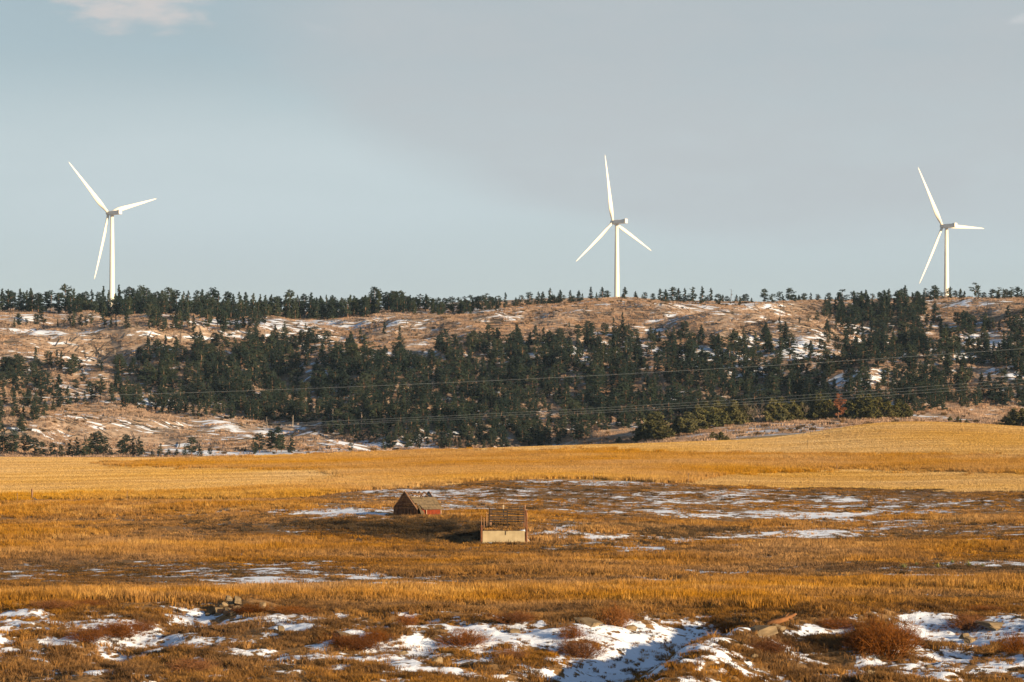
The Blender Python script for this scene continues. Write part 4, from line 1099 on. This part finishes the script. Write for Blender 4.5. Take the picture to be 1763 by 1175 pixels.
# ------------------------------------------------------------------ wind turbines
def blade_mesh():
    """50 m blade along +Z from the hub axis: round root, wide shoulder, thin pre-bent tip"""
    st = [(1.2, 2.0, 2.0, 90), (3, 2.0, 1.95, 70), (6, 2.6, 1.7, 42), (10, 3.5, 1.25, 24), (14, 3.4, .95, 18), (22, 2.7, .62, 11), (32, 1.95, .38, 6), (42, 1.25, .22, 3), (48, .7, .12, 1), (50, .16, .05, 0)]
    n = 12; mb = MB()
    for z, ch, th, tw in st:
        a = R(tw); bend = -1.6 * (z / 50) ** 2
        for k in range(n):
            w = 2 * math.pi * k / n
            cx = math.cos(w) * ch / 2 + ch * .14 * min(1, (z - 1) / 6); cy = math.sin(w) * th / 2 * (1 - .35 * math.cos(w) * min(1, z / 10))
            mb.v.append((-(cx * math.cos(a) - cy * math.sin(a)), cx * math.sin(a) + cy * math.cos(a) + bend * -1, z))
    m = len(st)
    for i in range(m - 1):
        for k in range(n): mb.f.append((i * n + k, i * n + (k + 1) % n, (i + 1) * n + (k + 1) % n, (i + 1) * n + k))
    mb.f.append(tuple(range(n - 1, -1, -1))); mb.f.append(tuple((m - 1) * n + k for k in range(n)))
    return mb.mesh('blade', MAT['white'], True)
BLADE = blade_mesh()
def turbine(u_tower, v_hub, rpx, k, phase, label):
    y = F * 50.0 / rpx; x = PX(u_tower, y); zh = (V0 - v_hub) * y / F
    zg = hz(x, y); hub_h = zh - zg
    th = math.acos(k) - math.atan2(x, y)                        # rotor axis turned this far left of straight away
    e = empty('wind_turbine', (x, y, zg), th)   # local +Y is the rotor axis (pointing away and left)
    tw = MB(); n = 24
    hs = [(-1, 2.25), (0, 2.25), (hub_h * .25, 2.05), (hub_h * .5, 1.8), (hub_h * .75, 1.55), (hub_h - 2.0, 1.3)]
    tw.tube([(0, 0, z) for z, r in hs], [r for z, r in hs], n); t = tw.build('tower', MAT['white'], e, True)
    dr = MB(); dr.box((0, -2.30, 1.6), (.9, .12, 2.1)); dr.build('door', MAT['grey'], t)
    for hz_ in (hub_h * .33, hub_h * .66):
        f = MB(); rr = np.interp(hz_, [a for a, b in hs], [b for a, b in hs])
        f.tube([(0, 0, hz_ - .12), (0, 0, hz_ + .12)], [rr + .04, rr + .04], n); f.build('flange', MAT['white'], t)
    # nacelle: chamfered box from the hub back past the tower, with a cooler block on its tail
    nb = MB(); prof = [(-8.0, 1.25, 1.2), (-7.6, 1.45, 1.4), (-2, 1.5, 1.5), (1.8, 1.45, 1.45), (2.6, 1.2, 1.2)]
    ring = []
    for yy, hw, hh in prof:
        c = .35
        pts = [(-hw + c, -hh), (hw - c, -hh), (hw, -hh + c), (hw, hh - c), (hw - c, hh), (-hw + c, hh), (-hw, hh - c), (-hw, -hh + c)]
        ring.append([(px, yy, hub_h + pz) for px, pz in pts])
    vs_ = [p for r_ in ring for p in r_]; fs = []
    for i in range(len(prof) - 1):
        for k_ in range(8): fs.append((i * 8 + k_, i * 8 + (k_ + 1) % 8, (i + 1) * 8 + (k_ + 1) % 8, (i + 1) * 8 + k_))
    fs.append(tuple(range(7, -1, -1))); fs.append(tuple((len(prof) - 1) * 8 + k_ for k_ in range(8)))
    nb.add(vs_, fs); nac = nb.build('nacelle', MAT['grey'], e)
    cb = MB(); cb.box((0, -8.6, hub_h + .25), (2.9, 1.15, 3.1)); cb.build('cooler', MAT['white'], nac)
    for q in (-.9, 0, .9):
        vb = MB(); vb.box((q, -6.8, hub_h + 1.56), (.55, .8, .16)); vb.build('vent', MAT['vent'], nac)
    yb = MB(); yb.tube([(0, 0, hub_h - 2.1), (0, 0, hub_h - 1.6)], [1.35, 1.45], n); yb.build('yaw_bearing', MAT['grey'], nac, True)
    hb = MB(); hp = [(2.6, 1.35), (3.2, 1.6), (4.6, 1.6), (5.5, 1.25), (6.0, .7), (6.15, .1)]
    hb.tube([(0, a, hub_h) for a, b in hp], [b for a, b in hp], 16); hub = hb.build('hub', MAT['white'], e, True)
    for j in range(3):
        b = bpy.data.objects.new('blade', BLADE); COL.objects.link(b); b.parent = e
        b.location = (0, 3.9, hub_h); b.rotation_euler = (0, R(phase + 120 * j), 0)
    setp(e, label, 'wind turbine', 'wind turbines on the ridge')
turbine(192.8, 367, 119, .755, -46, 'white wind turbine at the left, its foot hidden by dense pines')
turbine(1062, 382.5, 117, .65, -8, 'middle wind turbine standing behind the open bare ridge top')
turbine(1629.5, 389.5, 115.5, .65, -31, 'white wind turbine at the right with one blade level')

# ------------------------------------------------------------------ the tumbledown shed
def shed():
    Wd, L = 3.95, 4.5
    z0 = hz(BARN_X0, BARN_Y)
    e = empty('shed', (BARN_X0, BARN_Y, z0), R(-40))
    setp(e, 'small tumbledown wooden shed with dark gable, broken roof and red side wall', 'shed')
    eave = (V0 - 876.5) * BARN_Y / F - z0; peak = (V0 - 847.0) * BARN_Y / F - z0
    r = random.Random(5); m = -Wd / 2
    def roof_z(x): return eave + (peak - eave) * (1 - abs(x - m) / (Wd / 2))
    # gable: upright boards below, level planks above
    gw = empty_part('gable_wall', e)
    n = 20
    for i in range(n):
        x = -Wd + (i + .5) * Wd / n; b = MB()
        top = eave + r.uniform(-.03, .03)
        b.box((x, r.uniform(-.015, .015), (top - .5) / 2), (Wd / n - .015, .03, top + .5)); b.build('upright_board', MAT['wood'], gw)
    k = 0; zz = eave
    while zz < peak - .08:
        h = .215; z1 = min(zz + h - .018, peak); b = MB(); y = -.045 + r.uniform(-.012, .012)
        a0, a1 = m - (peak - zz) / (peak - eave) * Wd / 2, m + (peak - zz) / (peak - eave) * Wd / 2
        c0, c1 = m - (peak - z1) / (peak - eave) * Wd / 2, m + (peak - z1) / (peak - eave) * Wd / 2
        if k in (1, 2): a0 -= .10; c0 -= .14
        j = [r.uniform(-.03, .03) for _ in range(2)]
        vs_ = [(a0 + j[0], y, zz), (a1 + j[1], y, zz), (c1 + j[1], y, z1), (c0 + j[0], y, z1)]
        vs_ += [(p[0], y + .028, p[2]) for p in vs_]
        b.add(vs_, [(0, 1, 2, 3), (7, 6, 5, 4), (0, 4, 5, 1), (1, 5, 6, 2), (2, 6, 7, 3), (3, 7, 4, 0)])
        b.build('gable_plank', MAT['wood'], gw); zz += h; k += 1
    # barge boards
    for sx in (-1, 1):
        b = MB(); b.beam((m, -.085, peak + .05), (m + sx * (Wd / 2 + .12), -.085, eave - .07), .10, .035); b.build('barge_board', MAT['post'], e)
    # far gable: peak boards only
    fg = empty_part('far_gable', e); zz = eave + .1; i = 0
    while zz < peak - .1:
        h = .24; f0 = (peak - zz) / (peak - eave) * Wd / 2 - .05; f1 = max(.02, (peak - zz - h + .02) / (peak - eave) * Wd / 2 - .05); b = MB()
        vs_ = [(m - f0, L, zz), (m + f0, L, zz), (m + f1, L, zz + h - .02), (m - f1, L, zz + h - .02)]; vs_ += [(p[0], p[1] + .03, p[2]) for p in vs_]
        b.add(vs_, [(0, 1, 2, 3), (7, 6, 5, 4), (0, 4, 5, 1), (1, 5, 6, 2), (2, 6, 7, 3), (3, 7, 4, 0)]); b.build('gable_plank', MAT['wood'], fg); zz += h
    # rafters
    for i, yy in enumerate((.08, .95, 1.8, 2.65, 3.5, L - .08)):
        for sx in (-1, 1):
            b = MB(); tilt = r.uniform(-.12, .12) if 0 < i < 5 else 0
            b.beam((m + sx * .03, yy + tilt, peak - .04), (m + sx * Wd / 2, yy, eave - .02), .06, .11); b.build('rafter', MAT['post'], e)
    for x0, y0, x1, y1 in ((m + .25, 1.0, m + .55, 2.3), (m + .5, 1.5, m + .2, 2.6), (m + .3, 2.7, m + .6, 3.5)):
        b = MB(); b.beam((x0, y0, roof_z(x0) + .06), (x1, y1, roof_z(x1) + .06), .12, .03); b.build('loose_batten', MAT['post'], e)
    # right slope: courses of worn shingles, the top third gone, the near lower corner torn open
    rf = empty_part('roof_slope', e)
    sl_ = math.atan2(peak - eave, Wd / 2); nc = 9
    for i in range(nc):
        t0, t1 = i / nc * .70 - .08, (i + 1.25) / nc * .70 - .08
        ya = 0.10 if i > 4 else (1.05 - .1 * i if i < 4 else .55)
        segs = [(ya + r.uniform(-.05, .05), L * .5), (L * .5 + .012, L + .22 + r.uniform(-.08, .05))]
        for a, b_ in segs:
            b = MB(); off = .075 + .012
            
            def pt(t, y, up): x = (1 - t) * 0 + t * m; return (x + math.sin(sl_) * up, y, eave + t * (peak - eave) + math.cos(sl_) * up)
            vs_ = [pt(t0, a, off + .03), pt(t0, b_, off + .03 + r.uniform(-.015, .015)), pt(t1, b_, off), pt(t1, a, off), pt(t0, a, off - .005), pt(t0, b_, off - .005), pt(t1, b_, off - .03), pt(t1, a, off - .03)]
            b.add(vs_, [(0, 1, 2, 3), (7, 6, 5, 4), (0, 4, 5, 1), (1, 5, 6, 2), (2, 6, 7, 3), (3, 7, 4, 0)]); b.build('shingle_course', MAT['shingle'], rf)
    b = MB(); tt = .635; b.beam((tt * m + .08, .15, eave + tt * (peak - eave) + .13), (tt * m + .08, 1.8, eave + tt * (peak - eave) + .13), .07, .05); b.build('ridge_batten', MAT['trim'], rf)
    for i in range(4):                                                   # torn flap leaning to the ground
        b = MB(); y = .62 + .15 * i; b.beam((-.34 + .03 * i, y, eave + .46 - .04 * i), (.30 + .03 * i, y + .16, -.35), .14, .03); b.build('fallen_board', MAT['shingle'], rf)
    # left slope, what is left of it
    lf = empty_part('far_slope', e)
    for i in range(4):
        t = (i + .5) / 9 * .9; b = MB(); x = -Wd - m * -0 + t * (m + Wd); 
        b.beam((x, .1, eave + t * (peak - eave) + .08), (x, L, eave + t * (peak - eave) + .08), .22, .03); b.build('roof_board', MAT['wood'], lf)
    # red side wall with pale trim
    sw = empty_part('side_wall', e); y = .95; i = 0
    while y < L - .05:
        b = MB(); w = .175
        if i != 3: b.box((-.03 + r.uniform(-.01, .01), y + w / 2, (eave - .5) / 2), (.03, w - .012, eave + .44)); b.build('red_board', MAT['redwood'], sw)
        y += w; i += 1
    for yy in (1.75, L - .02):
        b = MB(); b.box((.02, yy, (eave - .5) / 2), (.05, .10, eave + .42)); b.build('trim_board', MAT['trim'], sw)
    b = MB(); b.box((.02, (L + 1.0) / 2, eave - .09), (.045, L - 1.0, .09)); b.build('eave_board', MAT['redwood'], sw)
    b = MB(); b.box((-Wd + .02, L / 2, (eave - .5) / 2), (.03, L, eave + .46)); b.build('back_wall', MAT['wood'], e)
    b = MB(); b.box((m, L - .02, (eave - .5) / 2), (Wd - .1, .03, eave + .40)); b.build('end_wall', MAT['wood'], e)

def empty_part(name, parent):
    o = bpy.data.objects.new(name, None); o.empty_display_size = .3; o.parent = parent; COL.objects.link(o); return o
shed()

# ------------------------------------------------------------------ concrete loading bank with its pole fence
def loading_bank():
    zf = (V0 - 937.0) * BIN_Y / F
    x0, x1 = PX(831, BIN_Y), PX(903.5, BIN_Y); xc = (x0 + x1) / 2
    e = empty('loading_bank', (xc, BIN_Y, zf)); setp(e, 'low tan concrete retaining wall with rusty end posts and a rail fence on top', 'loading bank')
    w = x1 - x0; h = BIN_TOP - zf
    r = random.Random(9)
    mb = MB()                                                            # cast wall: slightly uneven top and face, chipped at the joint
    nx = 26; vs_ = []; fs = []
    for i in range(nx + 1):
        x = -w / 2 + w * i / nx; d = r.uniform(-.003, .003); t = h + r.uniform(-.02, .015) - (.05 if i == 15 else 0)
        vs_ += [(x, d, -.5), (x, d + .004, h * .18), (x, d + .02, t), (x, .42, t), (x, .42, -.5)]
    for i in range(nx):
        for k in range(4): fs.append((i * 5 + k, (i + 1) * 5 + k, (i + 1) * 5 + k + 1, i * 5 + k + 1))
    fs += [(0, 1, 2, 3, 4), tuple(nx * 5 + k for k in (4, 3, 2, 1, 0))]
    mb.add(vs_, fs); wl = mb.build('concrete_wall', MAT['concrete'], e)
    b = MB(); b.box((-.05, -.035, h * .13), (w * .62, .05, .035)); b.build('form_board_line', MAT['rail'], wl)
    b = MB(); b.box((-w / 2 + w * .18, -.08, h * .07), (.36, .16, .22)); b.build('drain_box', MAT['vent'], wl)
    b = MB(); b.box((.22, -.02, h * .84), (.05, .06, h * .3)); b.build('joint_strap', MAT['rail'], wl)
    def px(u, y): return PX(u, y) - xc
    def pv(v, y): return (V0 - v) * y / F - zf
    # end posts
    for nm, u, wpx, vt, y, mt in (('end_post', 828.8, 4.2, 904.5, BIN_Y + .1, 'rust'), ('end_post', 905.8, 4.0, 879, BIN_Y + .15, 'rust'), ('tall_post', 904.0, 1.8, 869.5, BIN_Y + 3.2, 'post'), ('outer_post', 907.6, 1.6, 883, BIN_Y + 1.4, 'post')):
        b = MB(); ww = wpx * y / F; zt = pv(vt, y)
        b.tube([(px(u, y), y - BIN_Y, -.5), (px(u, y) + r.uniform(-.03, .03), y - BIN_Y, zt * .5), (px(u, y), y - BIN_Y, zt)], [ww / 2, ww / 2 * .97, ww / 2 * .9], 8); b.build(nm, MAT[mt], e)
    # fence at the back of the bank
    fy = BIN_Y + 4.0
    for u, wpx, vt, mt in ((842.5, 2.6, 875.0, 'rail'), (845.3, 2.4, 875.5, 'post'), (873.4, 2.0, 877.5, 'rail'), (902.8, 3.0, 873.5, 'rust')):  # left post split: shaded side coloured dark, lit side coloured paler
        b = MB(); ww = wpx * fy / F; b.box((px(u, fy), 4.0, (pv(vt, fy) + .5) / 2), (ww, ww, pv(vt, fy) - .5)); b.build('fence_post', MAT[mt], e)
    for v, th in ((877.8, 3.2), (881.6, 2.0), (885.0, 3.0), (889.8, 3.2), (894.0, 2.8), (898.0, 2.0)):
        for ua, ub in ((844, 873), (873.2, 903)):
            b = MB(); za, zb_ = pv(v + r.uniform(-.4, .4), fy), pv(v + .8 + r.uniform(-.4, .4), fy)
            b.beam((px(ua, fy), 3.88, za), (px(ub, fy), 3.88, zb_), .06, th * fy / F); b.build('rail', MAT['rail'], e)
    b = MB(); b.box((px(866.8, fy + .6), 4.6, pv(880, fy)), (.16, .10, 1.3)); b.build('pale_stake', MAT['trim'], e)
    # side rails leading back
    for u, vt, y in ((829.0, 888, BIN_Y + 1.8), (838.3, 882, BIN_Y + 3.0), (833.5, 891.5, BIN_Y + 2.4)):
        b = MB(); b.box((px(u, y), y - BIN_Y, pv(vt, y) / 2), (.07, .07, pv(vt, y))); b.build('thin_stake', MAT['post'], e)
loading_bank()

# ------------------------------------------------------------------ field fence: corner post with brace, thin steel posts
def field_fence():
    x, y, z = ground_at(55, 866, 300); e = empty('corner_post', (x, y, z)); setp(e, 'wooden fence corner post with a fallen brace, at the left field edge', 'fence post')
    h = 24 * y / F; b = MB(); b.tube([(0, 0, -.4), (.02, 0, h * .6), (-.01, 0, h)], [.15, .14, .12], 8); b.build('post', MAT['post'], e)
    b = MB(); b.beam((.25, -.05, h * .36), (1.35, .3, -.1), .17, .17); b.build('brace', MAT['char'], e)
    for k, zz in enumerate((.9, .62, .4)):
        b = MB(); b.tube([(-.17, 0, h * zz), (.17, 0, h * zz)], [.02, .02], 5); b.build('wire_staple', MAT['steel'], e)
    names = ['just left of the wooden corner post', 'left of the shed along the tall grass edge', 'above the loading bank', 'right of the loading bank above the snow', 'standing in the uncut strip at the right']
    for (u, v, hp), w in zip([(30, 866, 15), (219, 864, 16), (1022, 829, 15), (1185, 835, 18), (1441, 812, 13)], names):
        x, y, z = ground_at(u, v, 300); h = hp * y / F + .2; b = MB()
        b.box((0, 0, h / 2 - .2), (.07, .02, h + .4)); b.box((0, .03, h / 2 - .2), (.02, .04, h + .38))
        for q in range(5): b.box((0, -.02, h * (.35 + .13 * q)), (.04, .02, .03))
        o = b.build('steel_fence_post', MAT['steel']); o.location = (x, y, z); setp(o, 'thin steel fence post ' + w, 'fence post', 'thin steel fence posts')
field_fence()

# ------------------------------------------------------------------ power lines strung across the valley
def wires():
    up = ([0, 440, 880, 1330, 1763], [686, 671, 655, 630, 600])
    lo = ([0, 310, 620, 880, 1330, 1763], [747, 738, 727, 713, 690, 658])
    def run(pts, dv, dy, rad, label):
        c = np.polyfit(pts[0], pts[1], 2); us = np.linspace(-1200, 3000, 90); y0 = 560.0 + dy; mb = MB()
        path = [(PX(u, y0), y0, (V0 - (np.polyval(c, u) + dv(u))) * y0 / F) for u in us]
        mb.tube(path, [rad] * len(path), 5); o = mb.build('power_line', MAT['wire'], None, True)
        setp(o, label, 'power line', 'power lines across the valley')
    run(up, lambda u: 0, 4.0, .021, 'single uppermost power line crossing the forest')
    run(lo, lambda u: -1.6 - .0022 * u, 0, .017, 'top wire of the lower bundle of power lines')
    run(lo, lambda u: 0.6, 1.5, .017, 'middle wire of the lower bundle of power lines')
    run(lo, lambda u: 2.0 + .0022 * u, 3.0, .017, 'bottom wire of the lower bundle of power lines')
wires()

# ------------------------------------------------------------------ near bank: shrubs, stones, log, yuccas
def twig_shrub(seed, n=540):
    """stems that fork twice, tangled, with fine side twigs; about 1.3 m wide and 1 m high"""
    r = np.random.default_rng(seed); V = []; Fc = []
    def sliver(p, q, w):
        d = q - p; a = r.uniform(0, 6.28); side = np.cross(d, np.array([math.cos(a), math.sin(a), .3])); side = side / (np.linalg.norm(side) + 1e-9) * w
        k = len(V); V.extend([p - side, p + side, q]); Fc.append((k, k + 1, k + 2))
        k = len(V); m = (p + q) / 2; V.extend([p + side * .5, m + side * 1.1, q]); Fc.append((k, k + 1, k + 2))
    def grow(p, d, L, w, lev):
        d = d + r.normal(0, .22, 3); d = d / np.linalg.norm(d); q = p + d * L; sliver(p, q, w)
        if lev < 3:
            for k in range(2 if lev else 3): grow(p + (q - p) * r.uniform(.45, 1), d * .8 + r.normal(0, .5, 3) + np.array([0, 0, .15]), L * r.uniform(.5, .8), w * .7, lev + 1)
    for i in range(n // 3):
        b = r.normal(0, .20, 2); out = np.array([b[0], b[1], 0]) * 1.6; 
        grow(np.array([b[0], b[1], -.05]), out + np.array([0, 0, .75]) + r.normal(0, .25, 3) * np.array([1, 1, .2]), r.uniform(.34, .60), .010, 0)
    return mesh_np('shrub', np.array(V), np.array(Fc), [MAT['brush']], smooth=False)
SHRUBS = [twig_shrub(600 + i) for i in range(4)]
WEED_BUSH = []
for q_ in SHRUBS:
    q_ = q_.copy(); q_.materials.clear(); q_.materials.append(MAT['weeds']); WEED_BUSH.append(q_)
def shrubs():
    lst = [(1520, 1130, 92, 82, 'largest reddish brown twiggy shrub beside the big snow patch'), (1478, 1118, 50, 44, 'brown shrub leaning on the left side of the largest shrub'), (1556, 1108, 44, 40, 'brown shrub tucked against the right side of the largest shrub'),
           (205, 1096, 70, 30, 'dark red shrub above the leftmost snow hollow'), (150, 1104, 60, 26, 'low brown shrub left of the dark red shrub'), (245, 1086, 40, 22, 'small brown shrub at the head of the left snow hollow'),
           (610, 1118, 80, 34, 'wide brown shrub left of the central snow patch'), (650, 1104, 40, 22, 'small shrub on the upper rim of the central snow patch'), (800, 1112, 66, 34, 'dark shrub right of the central snow patch'), (1000, 1132, 64, 44, 'rounded brown shrub left of the shaded snow gully'), (985, 1098, 36, 26, 'small shrub above the rounded shrub near the gully'),
           (1062, 1078, 50, 40, 'brown shrub at the top of the shaded snow gully'), (885, 1072, 60, 24, 'long low dark shrub on the bank top at centre'), (700, 1076, 36, 22, 'small dark shrub on the bank top left of centre'), (1665, 1084, 56, 34, 'dark red shrub between the two right snow patches'), (1745, 1122, 50, 34, 'orange brown shrub at the right edge of the snow'),
           (1440, 1082, 56, 22, 'low dark shrub above the small snow patch left of the largest shrub'), (1320, 1124, 60, 30, 'brown shrub on the spur right of the gully'), (330, 1156, 60, 26, 'brown shrub low on the bank at lower left'), (430, 1058, 60, 20, 'brown shrub right of the stone pile'), (500, 1056, 56, 16, 'low reddish shrub behind the white snow patch'), (1250, 1090, 44, 24, 'brown shrub at the right rim of the gully'),
           (90, 1048, 70, 18, 'dark red brush along the bank top at far left'), (150, 1046, 70, 16, 'dark brush on the bank top above the left shrubs'), (880, 1136, 44, 22, 'small shrub in the speckled snow below centre'), (1700, 1052, 60, 12, 'low brush on the bank top at far right')]
    for i, (u, v, w, h, lab) in enumerate(lst):
        x, y, z = ground_at(u, v); o = bpy.data.objects.new('shrub', SHRUBS[i % 4]); COL.objects.link(o)
        o.location = (x, y, z); s = w * y / F / 1.35; o.scale = (s, s, h * y / F / 1.0); o.rotation_euler = (0, 0, i * 1.3); setp(o, lab, 'shrub', 'shrubs on the near bank')
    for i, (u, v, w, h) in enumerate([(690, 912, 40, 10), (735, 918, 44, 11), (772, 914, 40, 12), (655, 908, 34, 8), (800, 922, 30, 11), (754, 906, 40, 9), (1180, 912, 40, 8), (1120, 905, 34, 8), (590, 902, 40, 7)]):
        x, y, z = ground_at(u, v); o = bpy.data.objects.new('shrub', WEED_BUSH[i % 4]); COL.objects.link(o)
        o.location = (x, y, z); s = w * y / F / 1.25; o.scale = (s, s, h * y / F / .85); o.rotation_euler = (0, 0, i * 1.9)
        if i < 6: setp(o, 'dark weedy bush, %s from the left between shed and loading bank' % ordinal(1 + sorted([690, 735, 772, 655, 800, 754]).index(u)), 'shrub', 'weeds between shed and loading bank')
        elif i < 8: setp(o, 'brown brush on the low rise right of the loading bank, %s one' % ('nearer' if u == 1120 else 'farther'), 'shrub', 'brush right of the loading bank')
        else: setp(o, 'brown brush on the bank edge left of the shed', 'shrub')
shrubs()

import bmesh
def rock_mesh(seed, slab):
    r = random.Random(seed); bm = bmesh.new(); bmesh.ops.create_cube(bm, size=.9); bmesh.ops.subdivide_edges(bm, edges=bm.edges[:], cuts=3, use_grid_fill=True)
    cuts = [mathutils.Vector((r.gauss(0, 1), r.gauss(0, 1), r.gauss(0, .7))).normalized() for _ in range(7)]
    for v in bm.verts:
        for c in cuts:
            d = v.co.dot(c) - .30
            if d > 0: v.co -= c * d * .9
        v.co += mathutils.Vector((r.gauss(0, .012), r.gauss(0, .012), r.gauss(0, .012)))
        if slab: v.co.z = max(-.5, min(.5, v.co.z * 1.5)) 
    me = bpy.data.meshes.new('rock'); bm.to_mesh(me); bm.free(); me.materials.append(MAT['rock']); return me
def rocks():
    R_ = [rock_mesh(700 + i, i % 2) for i in range(6)]
    def put(u, v, w, h, i, lab, grp, dz=0.0, ymin=0.0):
        x, y, z = ground_at(u, v, ymin); o = bpy.data.objects.new('stone', R_[i % 6]); COL.objects.link(o)
        sx = w * y / F * 1.25; sz = h * y / F * 1.35; o.location = (x, y, z + sz * .05 + dz); o.scale = (sx, min(sx * .8, 1.6), sz); o.rotation_euler = (random.uniform(-.3, .3), random.uniform(-.3, .3), random.uniform(0, .8)); setp(o, lab, 'stone', grp)
    for i, (u, v, w, h, dz) in enumerate([(366, 1056, 16, 9, 0), (380, 1054, 18, 10, 0), (394, 1053, 22, 10, 0), (408, 1051, 16, 11, 0), (419, 1050, 13, 9, 0), (386, 1051, 16, 7, .30), (400, 1050, 20, 7, .32), (410, 1048, 12, 10, .42), (427, 1049, 10, 7, 0), (374, 1060, 11, 7, 0), (452, 1048, 12, 11, .1), (358, 1060, 10, 6, 0), (390, 1059, 13, 7, 0), (402, 1058, 11, 6, 0), (394, 1047, 12, 6, .55)]):
        lab = 'lone dark stone a little right of the stone pile' if i == 10 else 'tan fieldstone, %s from the left in the pile on the bank top' % ordinal(1 + sorted([366, 380, 394.2, 408, 419, 386, 400, 410, 427, 374, 358, 390, 402, 394]).index(u if not (u == 394 and v == 1053) else 394.2))
        put(u, v, w, h, i, lab, 'stones of the pile on the bank top' if i != 10 else None, dz)
    for i, (u, v, w, h, lab) in enumerate([(1715, 1078, 52, 9, 'long flat sandstone slab in the right snow patch'), (1672, 1104, 26, 10, 'dark boulder in the middle of the right snow patch'), (1658, 1098, 16, 8, 'small stone left of the boulder in right snow'), (750, 1142, 24, 15, 'rounded boulder in the central snow patch'), (885, 1090, 24, 10, 'tan stone in the snow right of centre'), (1015, 1074, 44, 12, 'flat pale outcrop above the centre snow'), (485, 1088, 12, 14, 'upright yellow stone in the white snow patch'), (600, 1102, 52, 12, 'low mossy stone ledge left of the central snow'), (1305, 1088, 46, 13, 'sandstone block under the fallen log'), (1340, 1084, 26, 12, 'blocky sandstone at the right end of the ledge'), (1085, 1084, 26, 10, 'stone beside the shrub at the top of the gully'), (1296, 1134, 22, 10, 'stone on the spur below the ledge'), (690, 1126, 20, 6, 'flat stone on the left of the central snow'), (1600, 1150, 16, 9, 'small stone in the speckled snow at lower right'), (1240, 1108, 12, 8, 'small lit stone on the gully rim'), (1500, 1160, 14, 8, 'small stone at the bottom below the largest shrub')]):
        put(u, v, w, h, i + 1, lab, None)
    x, y, z = ground_at(1320, 1078); mb = MB(); k = y / F
    mb.tube([(0, 0, .12), (18 * k, .1, .22), (36 * k, .25, .36), (52 * k, .3, .62)], [.13, .15, .12, .05], 8)
    mb.tube([(36 * k, .25, .36), (46 * k, .1, .36)], [.07, .03], 6); mb.tube([(30 * k, .2, .34), (40 * k, .5, .66)], [.05, .02], 5)
    o = mb.build('fallen_log', MAT['log'], None, True); o.location = (x, y, z); setp(o, 'weathered orange log lying on the sandstone ledge', 'log')
    # yuccas
    r = np.random.default_rng(3)
    for u, v, w, lab in [(1556, 980, 22, 'leftmost green yucca on the dark strip at right'), (1615, 978, 18, 'green yucca above the thin snow streak at right'), (1668, 976, 22, 'widest green yucca of the right hand group'), (1692, 977, 14, 'small yucca right of the widest yucca'), (1640, 970, 12, 'small yucca behind the right group'), (1578, 974, 12, 'small yucca just right of the leftmost one')]:
        x, y, z = ground_at(u, v); V = []; Fc = []; s = w * y / F
        for i in range(70):
            a = r.uniform(0, 6.28); el = r.uniform(.15, 1.4); L = s * .55 * r.uniform(.7, 1.1); d = np.array([math.cos(a) * math.cos(el), math.sin(a) * math.cos(el), math.sin(el)]); wv = np.array([-math.sin(a), math.cos(a), 0]) * .018
            k = len(V); V += [-wv, wv, d * L * .6 + wv * .9, d * L * .6 - wv * .9, d * L]; Fc += [(k, k + 1, k + 2), (k, k + 2, k + 3), (k + 3, k + 2, k + 4)]
        o = bpy.data.objects.new('yucca', mesh_np('yucca', np.array(V), np.array(Fc), [MAT['yucca']], False)); COL.objects.link(o); o.location = (x, y, z); setp(o, lab, 'yucca', 'yuccas on the pasture')
rocks()

# ------------------------------------------------------------------ thin cold-morning haze over the valley
def haze():
    mb = MB(); mb.box((0, 2450, 115), (11600, 5900, 290)); me = mb.mesh('haze')
    m = bpy.data.materials.new('haze_air'); m.use_nodes = True; nt = m.node_tree
    nt.nodes.remove(nt.nodes['Principled BSDF'])
    pv = nt.nodes.new('ShaderNodeVolumePrincipled'); pv.inputs['Color'].default_value = (0.55, 0.78, 1.0, 1); pv.inputs['Density'].default_value = 0.000026
    pv.inputs['Anisotropy'].default_value = 0.0
    nt.links.new(pv.outputs[0], nt.nodes['Material Output'].inputs['Volume'])
    me.materials.append(m); o = bpy.data.objects.new('haze', me); COL.objects.link(o); setp(o, 'thin bluish haze filling the air of the valley', kind='stuff')
haze()
